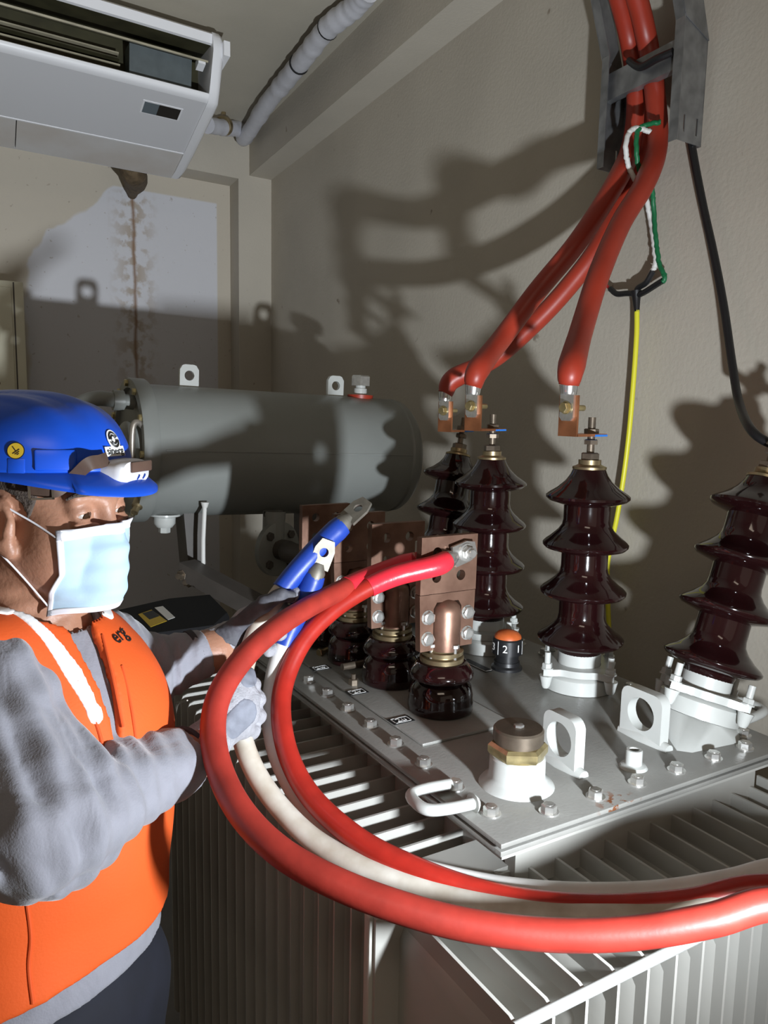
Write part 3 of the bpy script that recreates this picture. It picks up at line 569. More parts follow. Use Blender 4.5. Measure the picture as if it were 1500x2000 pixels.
# cream cabinet at the left edge
c0 = onrear(45, 552, .12); uu = uvz(c0)[0]; zt = c0[2]
CB = empty('wall_cabinet', rm(uu - .4, -.03, zt - .45), None, 'cream metal wall cabinet with a perforated front beside the blue helmet', 'cabinet')
MB().box((uu - .85, -.14, zt - 1.0), (uu, -.002, zt), rmM, bev=.006).build('body', 'panel_cream', CB)
MB().box((uu - .83, -.150, zt - .98), (uu - .055, -.139, zt - .03), rmM, bev=.004).build('door_leaf', 'panel_cream', CB)
m_ = MB(); m_.box((uu - .047, -.1415, zt - 1.0), (uu - .041, -.139, zt - .005), rmM); m_.build('door_gap', 'dark_steel', CB)
m_ = MB()
for k in range(16):
    p = rm(uu - .135 + .004 * math.sin(k * 3), -.1508, zt - .10 - .055 * k); m_.lathe([(.011, 0), (.012, .0012), (.005, .0016)], p, -WD, 10)
o = m_.build('vent_holes', 'foam_brown', CB); o['kind'] = 'stuff'

# ------------------------------------------------------------------ cable tray on the right wall
TU = -.02; TF = -.110                              # near the wall and outer edge (u)
vR, vL = -3.195, -2.930; zB = 2.332; zT = 2.592
TY = empty('cable_tray', rm(-.07, (vR + vL) / 2, 2.5), None, 'galvanised steel cable tray coming down the wall with red cables inside', 'tray')
TILT = (-.42, 1.0)                                 # upper length leans into the room
def tray_side(v, sgn, name):
    t = .0025; m = MB(); up = lambda u, k: rm(u + TILT[0] * k, v, zT + TILT[1] * k)
    o = empty(name, rm(-.07, v, 2.5), TY)
    holes = [(.022, .035, .0042), (.070, .035, .0042)]
    def slot_prism(poly, hs): m.prism(poly, rm(TF, v, zB), WX, EZ, WD * sgn, t)
    W = TU - TF
    # plate with two slots: built as strips around the slots
    sl = [(.018, .024), (.066, .072)]; xs = [0, .018, .024, .066, .072, W]
    for i in range(5):
        if i % 2 == 0: m.prism([(xs[i], .02), (xs[i + 1], .02), (xs[i + 1], .058), (xs[i], .058)], rm(TF, v, zB), WX, EZ, WD * sgn, t)
    m.prism([(0, 0), (W, 0), (W, .02), (0, .02)], rm(TF, v, zB), WX, EZ, WD * sgn, t); m.prism([(0, .058), (W, .058), (W, zT - zB - .02), (0, zT - zB + .01)], rm(TF, v, zB), WX, EZ, WD * sgn, t)
    m.build('lower_plate', 'galvanised', o)
    m = MB(); Lr = .75; m.prism([(0, .0), (W, -.03), (W + TILT[0] * Lr, Lr), (TILT[0] * Lr, Lr)], rm(TF, v, zT) - WD * sgn * .003, WX, EZ, WD * sgn, t); m.build('upper_plate', 'galvanised', o)
    m = MB(); a = rm(TF, v, zB); fl = .026 * sgn
    m.box((TF - .0025, v - 0.001, zB), (TF, v + fl, zT + .004), rmM); m.build('lower_flange', 'galvanised', o)
    m = MB(); p0 = rm(TF, v, zT); q = rm(TF + TILT[0] * Lr, v, zT + Lr); w_ = WD * fl; nn = nrm(np.cross(q - p0, w_)) * .0025; V = [p0, p0 + w_, q + w_, q]; m.add(V + [x + nn for x in V], [(0, 1, 2, 3), (7, 6, 5, 4), (0, 4, 5, 1), (1, 5, 6, 2), (2, 6, 7, 3), (3, 7, 4, 0)]); m.build('upper_flange', 'galvanised', o)
    m = MB(); m.box((TU - .002, v, zB), (TU, v + fl * .8, zT - .02), rmM); m.build('rear_flange', 'galvanised', o)
tray_side(vR, 1, 'side_rail'); tray_side(vL, -1, 'side_rail')
def rung(u, z, name='rung'):
    m = MB(); h = .030; V0 = vR + .004; V1 = vL - .004
    m.box((u, V0, z - h), (u + .002, V1, z + h), rmM); m.box((u, V0, z - h - .002), (u + .022, V1, z - h), rmM); m.box((u, V0, z + h), (u + .022, V1, z + h + .002), rmM); m.build(name, 'galvanised', TY)
rung(TF + .012, zB + .195); rung(-.35, zT + .58)
m_ = MB(); p = rm(TF + .006, vR + .085, zB + .195); m_.tube(spline([p + WD * .09 + EZ * .035, p + WD * .04 - WX * .012, p - WD * .01 - WX * .012, p - WD * .05 + EZ * .004], 6), .009, 10); m_.build('cable_tie', 'black_rubber', TY)

# ------------------------------------------------------------------ high voltage cables: cable, lug, angle bracket
def cable(pts, r, name, m, label, cat='cable', group=None, n=10, seg=18, bulge=None):
    P = spline(pts, n); R = np.full(len(P), r)
    if bulge is not None: R = r * np.interp(np.linspace(0, 1, len(P)), bulge[0], bulge[1])
    e = empty(name, P[0], None, label, cat, group); MB().tube(P, R, seg).build('cable', m, e, ang=60); return e, P
trayp = lambda u, v, z: rm(u, v, z)
def hv_cable(px, lugtop, at, label, r=.0240, bend=.005):
    st = at(.545); f = nrm(np.array([CAM[0] - st[0], CAM[1] - st[1], 0])); lft = np.cross(f, EZ); lft = lft if lft @ RGT < 0 else -lft; fx = nrm(lft * .58 + f * .80)
    q0 = st + fx * .080 + EZ * .098; pts = [q0, q0 + EZ * .040 + RGT * bend - TOW * .004] + px[1:]; P = spline(pts, 10); s = np.linspace(0, 1, len(P))
    e = empty('high_voltage_cable', P[0], None, label, 'cable', 'red heat shrunk cables coming down from the tray')
    R = r * np.interp(s, [0, .03, .10, .16, .45, .52, .60, 1], [.80, .92, 1.10, 1.0, 1.0, 1.06, 1.0, 1.0]); MB().tube(P, R, 22).build('cable', 'heat_shrink_red', e, ang=60)
    # angle bracket: foot on the stud, upright plate towards the camera's left
    st = at(.545); f = nrm(np.array([CAM[0] - st[0], CAM[1] - st[1], 0])); lft = np.cross(f, EZ); lft = lft if lft @ RGT < 0 else -lft
    fx = nrm(lft * .58 + f * .80); fy = np.cross(EZ, fx)                    # the foot runs along fx
    br = empty('angle_bracket', st, e)
    O = st + fx * .070; w = .022; t = .005
    m = MB(); m.prism([(-.022, -w), (.076, -w), (.076, w), (-.022, w)], st, fx, fy, EZ, t); m.build('foot_plate', 'copper_bright', br)
    m = MB(); m.prism([(-w, 0), (w, 0), (w, .079), (-w, .079)], st + fx * .073, fy, EZ, fx, t); m.build('upright_plate', 'copper_bright', br)
    m = MB(); m.prism([(-.0225, -w - .0004), (.018, -w - .0004), (.018, w + .0004), (-.0225, w + .0004)], st - EZ * .0004, fx, fy, EZ, t * .8); m.build('paint_mark', 'blue_paint', br); m = MB(); m.prism([(-w - .0005, .03), (-w + .0085, .03), (-w + .0085, .070), (-w - .0005, .070)], st + fx * .0726, fy, EZ, fx, t * .9); m.build('paint_mark', 'blue_paint', br)
    return e, br, st, fx, fy, P
def lug_on(e, br, st, fx, fy, P):
    c = st + fx * .080 + EZ * .055; top = P[0]; m = MB()
    m.prism([(-.016, -.018), (-.010, -.025), (.010, -.025), (.016, -.018), (.016, .030), (-.016, .030)], c - fx * .002, fy, EZ, fx, .006); m.tube(spline([c + EZ * .024 + fx * .001, c + EZ * .032, top + (P[2] - P[0]) * .5], 5), np.linspace(.015, .0185, 11), 18); m.build('cable_lug', 'silver_lug', e)
    m = MB(); m.lathe([(.0125, 0), (.0125, .002)], c + fx * .005, fx, 16); m.hexa(c + fx * .007, fx, .0105, .009); m.cyl(c - fx * .05, c + fx * .006, .0058, 12); m.build('lug_bolt', 'zinc_yellow', e)
W = lambda u, v, z: rm(u, v, z)
exitp = lambda du, dv, z: rm(TF + .05 + du, vR + .085 + dv, z)
up_tail = lambda du, dv: [exitp(du, dv, 2.50), exitp(du - .01, dv, 2.66), exitp(du - .10, dv, 2.86), exitp(du - .24, dv, 3.14)]
def hvpath(st_lug, pxs, tail): return [dep(*q) if isinstance(q, tuple) else q for q in pxs] + tail
h3 = hv_cable(hvpath(None, [(1121, 722, 1.585), (1143, 620, 1.62), (1172, 530, 1.67), (1213, 435, 1.75), (1258, 360, 1.81)], [onright(1284, 285, .072), onright(1280, 190, .066), onright(1266, 90, .072), dep(1242, -10, 1.81), dep(1200, -130, 1.70)]), dep(1112, 772, 1.655), at3, 'red cable hanging alone to the upright insulator in front')
h2 = hv_cable(hvpath(None, [(930, 742, 1.83), (985, 655, 1.84), (1050, 568, 1.85), (1130, 470, 1.84), (1205, 352, 1.88), onright(1234, 280, .066), onright(1243, 190, .062), onright(1232, 90, .070), (1208, -10, 1.85), (1170, -130, 1.74)], []), dep(916, 782, 1.87), at2, 'red cable crossing in front of its neighbour down to the second insulator', bend=.012)
h1 = hv_cable(hvpath(None, [(900, 752, 2.02), (965, 700, 2.01), (1045, 630, 1.99), (1110, 560, 1.96), (1170, 480, 1.93), (1226, 372, 1.93), onright(1256, 285, .034), onright(1262, 190, .032), onright(1250, 90, .040), (1226, -10, 1.88), (1186, -130, 1.76)], []), dep(888, 782, 2.06), at1, 'red cable passing behind another red cable to the rearmost insulator', bend=.022)
for h in (h1, h2, h3): lug_on(*h)

# thin wires, their taped joint, the yellow earth lead and the black cable
wp = lambda x, y, D: onright(x, y, .035) if y > 400 else dep(x, y, D)
NP = onright(1243, 574, .035)
def wirecable(pts, r, m, label, name='wire', n=10, wob=0.0, cat='wire'):
    P = spline(pts, n); 
    if wob: P = P + np.random.randn(*P.shape) * wob
    o = MB().tube(P, r, 10).build(name, m, None, ang=60, org=P[0]); return tag(o, label, cat)
wirecable([wp(*q) for q in ((1270, 258, 1.835), (1245, 250, 1.835), (1230, 258, 1.835), (1222, 290, 1.835), (1228, 325, 1.860), (1240, 350, 1.860), (1258, 372, 1.900), (1268, 420, 1.960), (1276, 470, 1.970), (1280, 510, 1.970), (1276, 528, 1.965))], .0062, 'wire_white', 'white cloth wrapped wire looped around the red cables at the tray', wob=.0007)
wirecable([wp(*q) for q in ((1292, 238, 1.835), (1262, 244, 1.835), (1246, 256, 1.835), (1243, 295, 1.835), (1250, 335, 1.860), (1271, 362, 1.900), (1277, 410, 1.960), (1281, 470, 1.960), (1288, 515, 1.960), (1298, 540, 1.960), (1294, 552, 1.960))], .0058, 'wire_green', 'green twisted wire hanging from the tray to the black taped joint', wob=.0007)
wirecable([wp(*q) for q in ((1170, 530, 1.970), (1178, 548, 1.970), (1192, 566, 1.960))], .0040, 'wire_red', 'short thin red wire beside the separate red cable')
JN = empty('taped_joint', NP, None, 'black taped wire joint shaped like a Y above the yellow lead', 'wire joint')
for q in (((1192, 564, 1.960), (1205, 574, 1.960), (1225, 573, 1.960), (1243, 574, 1.960)), ((1275, 530, 1.965), (1262, 552, 1.960), (1246, 563, 1.960), (1243, 576, 1.960)), ((1295, 548, 1.960), (1282, 556, 1.960), (1260, 570, 1.960), (1243, 578, 1.960))):
    MB().tube(spline([wp(*p) for p in q], 6), .0075, 10).build('taped_arm', 'black_rubber', JN)
MB().tube(spline([wp(*q) for q in ((1243, 568, 1.960), (1243, 585, 1.960), (1244, 612, 1.960))], 6), np.linspace(.014, .0062, 13), 12).build('taped_stem', 'black_rubber', JN)
wirecable([wp(*q) for q in ((1244, 606, 1.960), (1243, 660, 1.965), (1236, 760, 1.970), (1228, 850, 1.970), (1218, 930, 1.972), (1205, 1010, 1.977), (1192, 1070, 1.980), (1186, 1120, 1.983), (1190, 1240, 1.990), (1200, 1400, 2.000))], .0067, 'wire_yellow', 'yellow lead hanging along the wall behind the insulators', 'earth_lead')
bk = [onright(*q) for q in ((1345, 225, .05), (1352, 288, .04), (1372, 395, .04), (1395, 500, .045), (1414, 600, .055), (1430, 710, .08))] + [dep(1443, 785, depth_of(onright(1443, 785, .13))), dep(1466, 838, 1.51), dep(1505, 866, 1.47), dep(1560, 872, 1.44)]
wirecable(bk, .0092, 'black_rubber', 'black cable hanging from the tray bending towards the tilted insulator', 'black_cable', cat='cable')

# ------------------------------------------------------------------ low voltage cables
def lv_path(q): return [dep(*a) if isinstance(a, tuple) else a for a in q]
def flat_lug(e, c, dr, face, w=.019, L=.050, m='silver_lug', hole=True):
    dr = nrm(dr); face = nrm(face - face.dot(dr) * dr); sd = np.cross(face, dr)
    o = [(-w, 0), (w, 0), (w, L * .66), (w * .62, L), (-w * .62, L), (-w, L * .66)]
    x = MB(); x.prism(o, c, sd, dr, face, .006, holes=[(0, L * .56, .0078)] if hole else ()); x.tube([c - dr * .03 + face * .003, c - dr * .006 + face * .003, c + dr * .008 + face * .003], [.0155, .0155, .008], 16); return x.build('cable_lug', m, e)
boltp = np.array([F1[0] + .027, F1[1] - .001, F1[2] + .076])
_v = dep(770, 1125, 1.385) - boltp; DC = nrm(np.array([_v[0], min(_v[1], -.02) * .3, _v[2]]))
LR1 = [boltp + DC * .040 - EY * .0085, boltp + DC * .070 - EY * .013] + lv_path([(770, 1125, 1.375), (700, 1158, 1.35), (640, 1200, 1.32), (590, 1255, 1.29), (556, 1330, 1.26), (549, 1400, 1.22), (566, 1482, 1.17), (612, 1562, 1.12), (700, 1640, 1.06), (800, 1693, 1.02), (920, 1738, .99), (1050, 1765, .97), (1200, 1773, .96), (1350, 1762, .95), (1480, 1735, .94), ]) + [np.array(q) for q in ((.27, -.29, 1.155), (.35, -.39, 1.10), (.44, -.50, .90), (.50, -.62, .5), (.44, -.78, .06), (.2, -.93, .017))]
P = spline(LR1, 10); e = empty('low_voltage_cable', P[0], None, 'inner red cable with its lug bolted to the front copper flag', 'cable', 'red low voltage cables looping in front')
k = 14; MB().tube(P[k:], .0160, 24).build('cable', 'cable_red', e, ang=60)
sl = P[:k + 14]; MB().tube(sl, np.interp(np.linspace(0, 1, len(sl)), [0, .05, .12, .3, .75, 1], [.0158, .0172, .0185, .0195, .0188, .0178]), 24).build('sleeve', 'sleeve_red', e, ang=60)
dr = -DC; flat_lug(e, boltp - dr * .028 - EY * .0075, dr, -EY, w=.0195, L=.052, hole=False)
b = MB(); p = boltp - EY * .0135; b.lathe([(.0165, 0), (.0165, .003), (.013, .0035), (.013, .006)], p, -EY, 20); b.hexa(p - EY * .006, -EY, .0125, .009); b.lathe([(.0085, 0), (.0085, .008), (.0072, .0092)], p - EY * .012, -EY, 16); b.build('lug_bolt', 'zinc', e)
LR2 = [np.array([F1[0] - .058, F1[1] + .022, F1[2] + .060])] + lv_path([(765, 1112, 1.43), (700, 1137, 1.37), (620, 1176, 1.285), (545, 1222, 1.205), (480, 1280, 1.135), (432, 1350, 1.08), (416, 1420, 1.04), (428, 1500, 1.00), (470, 1585, .95), (545, 1662, .91), (650, 1722, .88), (780, 1772, .86), (920, 1808, .85), (1080, 1826, .845), (1240, 1822, .84), (1390, 1797, .835), (1520, 1765, .83), ]) + [np.array(q) for q in ((.19, -.37, 1.20), (.27, -.47, 1.12), (.35, -.58, .88), (.40, -.70, .5), (.34, -.86, .06), (.08, -1.0, .019))]
P = spline(LR2, 10); e = empty('low_voltage_cable', P[0], None, 'outer dull red cable looping past the gloves and nearest in front', 'cable', 'red low voltage cables looping in front')
k = 18; MB().tube(P[k:], .0172, 26).build('cable', 'cable_red_dull', e, ang=60); MB().tube(P[:k + 6], np.interp(np.linspace(0, 1, k + 6), [0, .2, 1], [.017, .0200, .0186]), 24).build('sleeve', 'sleeve_red', e, ang=60)
b = MB(); p = LR2[0]; b.prism([(-.018, 0), (.018, 0), (.018, .05), (-.018, .05)], p + np.array([.0, -.002, .018]), EZ * -1 + EY * 0, nrm(np.array([1., 0, .18])), EY, .006); b.build('cable_lug', 'silver_lug', e)
def white_cable(q, ks, r, label, m, lugdir_face):
    P = spline(lv_path(q), 10); e = empty('low_voltage_cable', P[0], None, label, 'cable', 'white low voltage cables with blue sleeves')
    MB().tube(P[ks - 2:], r, 22).build('cable', m, e, ang=60); MB().tube(P[:ks], np.interp(np.linspace(0, 1, ks), [0, .1, .5, 1], [r * 1.18, r * 1.28, r * 1.2, r * 1.14]), 22).build('sleeve', 'sleeve_blue', e, ang=60)
    dr = nrm(P[0] - P[3]); flat_lug(e, P[0] + dr * .012, dr, lugdir_face, w=.0175, L=.050, m='tin_lug'); return P
WA = white_cable([(615, 1122, 1.30), (600, 1160, 1.30), (578, 1205, 1.295), (556, 1255, 1.29), (538, 1310, 1.28), (530, 1370, 1.265), (531, 1425, 1.25), (548, 1490, 1.22), (588, 1562, 1.18), (650, 1622, 1.13), (740, 1672, 1.085), (850, 1707, 1.055), (980, 1734, 1.035), (1120, 1746, 1.025), (1280, 1743, 1.02), (1420, 1722, 1.01), (1530, 1697, 1.005), np.array((.36, -.26, 1.145)), np.array((.45, -.36, 1.08)), np.array((.54, -.47, .88)), np.array((.60, -.58, .5)), np.array((.54, -.74, .06)), np.array((.25, -.88, .017))], 32, .0150, 'white cable with blue sleeve and bare lug standing free beside the gloves', 'cable_white', TOW + RGT * .3)
WB = white_cable([(668, 1026, 1.33), (640, 1052, 1.32), (605, 1088, 1.305), (572, 1125, 1.295), (545, 1160, 1.285), (515, 1205, 1.275), (492, 1255, 1.26), (474, 1320, 1.235), (464, 1385, 1.205), (474, 1445, 1.175), (500, 1510, 1.15), (545, 1575, 1.12), (612, 1640, 1.08), (700, 1690, 1.04), (820, 1735, 1.0), (960, 1770, .97), (1120, 1787, .955), (1300, 1785, .945), (1450, 1762, .94), np.array((.28, -.285, 1.118)), np.array((.37, -.38, 1.06)), np.array((.46, -.49, .86)), np.array((.53, -.59, .48)), np.array((.48, -.75, .06)), np.array((.22, -.91, .018))], 39, .0155, 'soiled white cable gripped in both gloves with its blue end pointing up', 'cable_white_soiled', TOW * .8 - RGT * .5 + CUP * .2)

# ------------------------------------------------------------------ black case with yellow label, seen between chest and glove
ZC = 1.185
pts = [onz(226, 1200, ZC), onz(330, 1176, ZC), onz(412, 1168, ZC), onz(448, 1205, ZC), onz(420, 1232, ZC), onz(290, 1250, ZC)]
BC = empty('battery_case', np.mean(pts, 0) - EZ * .1, None, 'black case with a yellow and white label lying on the fins behind the raised forearm', 'case')
BC['label'] = 'black case with a yellow label behind the raised left forearm'
b = MB(); k = len(pts); bot = [p - EZ * (ZC - 1.082) for p in pts]; ins = [p + (np.mean(pts, 0) - p) * .05 + EZ * .012 for p in pts]
b.add(pts + bot + ins, [(i, (i + 1) % k, (i + 1) % k + k, i + k) for i in range(k)] + [(i, (i + 1) % k, (i + 1) % k + 2 * k, i + 2 * k) for i in range(k)] + [tuple(range(2 * k, 3 * k)), tuple(range(k, 2 * k))]); b.build('shell', 'case_black', BC, ang=25)
zl = ZC + .0125
def flatpoly(px, z, t, name, m, par):
    P = [onz(*q, z) for q in px]; b = MB(); k = len(P); b.add(P + [p + EZ * t for p in P], [tuple(range(k)), tuple(range(k, 2 * k))] + [(i, (i + 1) % k, (i + 1) % k + k, i + k) for i in range(k)]); return b.build(name, m, par)
flatpoly([(270, 1200), (296, 1191), (326, 1213), (294, 1225)], zl, .0006, 'label_plate', 'label_yellow', BC); flatpoly([(302, 1187), (318, 1184), (342, 1206), (328, 1211)], zl, .0006, 'label_plate', 'white_print', BC)
flatpoly([(278, 1198), (298, 1192), (312, 1203), (292, 1210)], zl + .0006, .0003, 'label_mark', 'black_print', BC)
# loose wire tie hanging on the left fins
t = [onx_ for onx_ in ()]
def onx(x, y, X): v = d_(x, y); return CAM + v * (X - CAM[0]) / v[0]
wt = empty('wire_tie', onx(330, 1560, -.178), None, 'thin loose steel wires hanging on the fin edges beside the vest', 'wire')
for q in (((352, 1372), (343, 1378), (340, 1430), (334, 1520), (331, 1585), (328, 1605), (338, 1608)), ((366, 1368), (346, 1380), (345, 1440), (338, 1530), (336, 1600))):
    MB().tube(spline([onx(*p, -.180) for p in q], 6), .0016, 8).build('strand', 'wire_steel', wt)
q = [onx(*p, -.181) for p in ((482, 1585), (484, 1600), (490, 1615), (498, 1621), (503, 1612), (500, 1595), (495, 1580))]; tag(MB().tube(spline(q, 6), .0013, 8).build('wire_loop', 'wire_steel', None), 'thin wire loop hanging on a fin edge below the outer red cable', 'wire')

# ------------------------------------------------------------------ the worker: distance fields polygonised by surface nets
def surface_net(fn, lo, hi, h, blk=8):
    lo = np.asarray(lo, float); n = np.ceil((np.asarray(hi) - lo) / h / blk).astype(int); N = n * blk
    ctr = [lo[i] + h * (np.arange(n[i]) * blk + (blk - 1) / 2) for i in range(3)]
    G = np.stack(np.meshgrid(*ctr, indexing='ij'), -1).reshape(-1, 3); dc = fn(G)
    D = np.repeat(np.repeat(np.repeat(dc.reshape(n), blk, 0), blk, 1), blk, 2).astype(np.float32)
    act = np.where(np.abs(dc) < h * blk * 1.25)[0]; loc = np.stack(np.meshgrid(*[np.arange(blk)] * 3, indexing='ij'), -1).reshape(-1, 3)
    bi = np.stack(np.unravel_index(act, n), -1) * blk
    for k in range(0, len(act), 256):
        I = (bi[k:k + 256, None, :] + loc[None]).reshape(-1, 3); D[I[:, 0], I[:, 1], I[:, 2]] = fn(lo + I * h)
    S = D < 0; cnt = np.zeros(np.array(S.shape) - 1, np.int8)
    cs = [(i, j, k) for i in (0, 1) for j in (0, 1) for k in (0, 1)]
    sl = lambda A, c: A[c[0]:A.shape[0] - 1 + c[0], c[1]:A.shape[1] - 1 + c[1], c[2]:A.shape[2] - 1 + c[2]]
    for c in cs: cnt += sl(S, c)
    C = np.argwhere((cnt > 0) & (cnt < 8)); idx = np.full(cnt.shape, -1, np.int32); idx[C[:, 0], C[:, 1], C[:, 2]] = np.arange(len(C))
    val = {c: D[C[:, 0] + c[0], C[:, 1] + c[1], C[:, 2] + c[2]] for c in cs}; P = np.zeros((len(C), 3)); W_ = np.zeros(len(C))
    for c in cs:
        for a in range(3):
            if c[a] == 0:
                e = list(c); e[a] = 1; e = tuple(e); v0, v1 = val[c], val[e]; m_ = (v0 < 0) != (v1 < 0); t = np.where(m_, v0 / np.where(v0 == v1, 1, v0 - v1), 0)
                q = np.tile(np.array(c, float), (len(C), 1)); q[:, a] += t; P[m_] += q[m_]; W_ += m_
    V = lo + (C + P / W_[:, None]) * h; Q = []
    for a in range(3):
        b, c = (a + 1) % 3, (a + 2) % 3; A0 = np.take(S, range(S.shape[a] - 1), a); A1 = np.take(S, range(1, S.shape[a]), a)
        E = np.argwhere(A0 != A1); ok = (E[:, b] > 0) & (E[:, c] > 0) & (E[:, b] < cnt.shape[b]) & (E[:, c] < cnt.shape[c]); E = E[ok]
        inside = S[E[:, 0], E[:, 1], E[:, 2]]; g = []
        for db, dc_ in ((1, 1), (0, 1), (0, 0), (1, 0)):
            J = E.copy(); J[:, b] -= db; J[:, c] -= dc_; g.append(idx[J[:, 0], J[:, 1], J[:, 2]])
        g = np.stack(g, -1); g[~inside] = g[~inside][:, ::-1]; Q.append(g)
    Q = np.vstack(Q); Q = Q[(Q >= 0).all(1)]; return V, Q
def mesh_of(V, Q, name, m, parent, org=None, smooth=0):
    V = np.asarray(V); org = V.mean(0) if org is None else np.asarray(org); me = bpy.data.meshes.new(name); me.from_pydata((V - org).tolist(), [], Q.tolist()); me.update()
    if smooth:
        bm = bmesh.new(); bm.from_mesh(me)
        for _ in range(smooth): bmesh.ops.smooth_vert(bm, verts=bm.verts[:], factor=.5, use_axis_x=True, use_axis_y=True, use_axis_z=True)
        bm.to_mesh(me); bm.free()
    for p in me.polygons: p.use_smooth = True
    me.materials.append(MT[m]); return link(name, me, org, parent)
def smin(a, b, k): hh = np.clip(.5 + .5 * (b - a) / k, 0, 1); return b + (a - b) * hh - k * hh * (1 - hh)
def smax(a, b, k): return -smin(-a, -b, k)
def caps(p, a, b, ra, rb=None):
    a = np.asarray(a, float); b = np.asarray(b, float); rb = ra if rb is None else rb; ab = b - a; t = np.clip(((p - a) @ ab) / (ab @ ab), 0, 1); return np.linalg.norm(p - a - t[:, None] * ab, axis=1) - (ra + (rb - ra) * t)
def elli(p, c, r, Rm=None):
    q = p - np.asarray(c, float); q = q if Rm is None else q @ Rm.T; r = np.asarray(r, float); k0 = np.linalg.norm(q / r, axis=1); k1 = np.linalg.norm(q / r ** 2, axis=1); return k0 * (k0 - 1) / np.maximum(k1, 1e-6)
def chain(p, pts, rs, k):
    d = None
    for i in range(len(pts) - 1):
        e = caps(p, pts[i], pts[i + 1], rs[i], rs[i + 1]); d = e if d is None else smin(d, e, k)
    return d
def march(fn, x, y, D0=.4, D1=2.0):
    """first point where the sight line of a pixel meets the field"""
    v = d_(x, y) / FPX; D = D0
    for _ in range(200):
        q = fn((CAM + v * D)[None])[0]
        if q < .0004: break
        D += max(q * .7, .0006)
        if D > D1: return None
    return CAM + v * D
def grad(fn, p, e=.0015): return nrm(np.array([fn((p + e * a)[None])[0] - fn((p - e * a)[None])[0] for a in np.eye(3)]))
RH = nrm(np.array([RGT[0], RGT[1], 0])); TH = nrm(np.array([TOW[0], TOW[1], 0])); TH = nrm(TH - TH.dot(RH) * RH)
def facing(yaw, pitch=0, roll=0):
    y_ = math.radians(yaw); F = math.sin(y_) * RH + math.cos(y_) * TH; Lf = np.cross(EZ, F); U = EZ
    a = math.radians(pitch); F, U = F * math.cos(a) - U * math.sin(a), U * math.cos(a) + F * math.sin(a)
    a = math.radians(roll); Lf, U = Lf * math.cos(a) + U * math.sin(a), U * math.cos(a) - Lf * math.sin(a); return np.array([F, Lf, U])
HR = facing(72, 1); HO = dep(86, 983, 1.0)               # head axes (forward, left, up) and eye level centre
TRM = facing(66, 4)                                        # torso axes
def hp(f, l, u): return HO + HR[0] * f + HR[1] * l + HR[2] * u
def hl(p): return (p - HO) @ HR.T
NB = dep(80, 1236, 1.02); CH = dep(95, 1455, 1.03); BE = dep(100, 1690, 1.03); PE = dep(95, 1930, 1.05)
SR, ER, WRr = dep(-12, 1335, .90), dep(68, 1612, .835), dep(372, 1478, 1.06)
SL_, EL, WRl = dep(205, 1275, 1.19), dep(262, 1320, 1.20), dep(412, 1272, 1.265)
MAN = empty('person', (PE[0], PE[1], 0), None, 'man in blue safety helmet, face mask and orange reflective vest holding a white cable', 'person')
defm('skin', (0.39, 0.195, 0.122), 0.48, noise=0.18, scale=26, bump=0.35, bscale=160, sss=0.12)
defm('skin_light', (0.52, 0.28, 0.19), 0.5)
defm('hair_grey', (0.085, 0.062, 0.048), 0.8, noise=0.55, scale=160, bump=1.0, bscale=400)
defm('eye_white', (0.38, 0.33, 0.30), 0.25); defm('iris_brown', (0.035, 0.016, 0.008), 0.15)
defm('mask_blue', (0.40, 0.55, 0.67), 0.7, noise=0.04, scale=20, bump=0.1, bscale=300); defm('mask_white', (0.76, 0.77, 0.82), 0.7)
defm('helmet_blue', (0.010, 0.085, 0.60), 0.30, noise=0.12, scale=6, bump=0.06, bscale=60)
defm('strap_brown', (0.085, 0.050, 0.035), 0.6, noise=0.3, scale=60)
defm('lamp_white', (0.66, 0.66, 0.68), 0.35); defm('lens_brown', (0.10, 0.06, 0.045), 0.25)
defm('shirt_grey', (0.25, 0.25, 0.285), 0.9, noise=0.10, scale=40, bump=0.25, bscale=420, sheen=.3)
nt = MT['shirt_grey'].node_tree; bs_ = nt.nodes['Principled BSDF']; tc = nt.nodes.new('ShaderNodeTexCoord'); mp = nt.nodes.new('ShaderNodeMapping'); mp.inputs['Scale'].default_value = (15, 15, 6); mp.inputs['Rotation'].default_value = (.5, .3, .2); n2 = nt.nodes.new('ShaderNodeTexNoise'); n2.inputs['Scale'].default_value = 1.0; n2.inputs['Detail'].default_value = 3; n2.inputs['Distortion'].default_value = .8
nt.links.new(tc.outputs['Object'], mp.inputs['Vector']); nt.links.new(mp.outputs['Vector'], n2.inputs['Vector']); b2 = nt.nodes.new('ShaderNodeBump'); b2.inputs['Strength'].default_value = .32; b2.inputs['Distance'].default_value = .02; nt.links.new(n2.outputs['Fac'], b2.inputs['Height']); nt.links.new(bs_.inputs['Normal'].links[0].from_socket, b2.inputs['Normal']); nt.links.new(b2.outputs['Normal'], bs_.inputs['Normal'])
defm('vest_orange', (0.74, 0.098, 0.010), 0.75, noise=0.06, scale=12, bump=0.15, bscale=300)
defm('vest_seam', (0.62, 0.075, 0.008), 0.8); defm('reflective_tape', (0.92, 0.92, 0.92), 0.5)
defm('trouser_navy', (0.007, 0.008, 0.016), 0.85, noise=0.3, scale=20); defm('boot_black', (0.012, 0.011, 0.010), 0.5)
defm('glove_knit', (0.36, 0.36, 0.39), 0.9, noise=0.22, scale=60, bump=0.9, bscale=330); defm('glove_coating', (0.085, 0.085, 0.10), 0.7, noise=0.35, scale=40, bump=0.4, bscale=140)
defm('glove_coating_worn', (0.22, 0.235, 0.28), 0.75, noise=0.25, scale=40, bump=0.4, bscale=140)
defm('cuff_band', (0.035, 0.028, 0.035), 0.8)

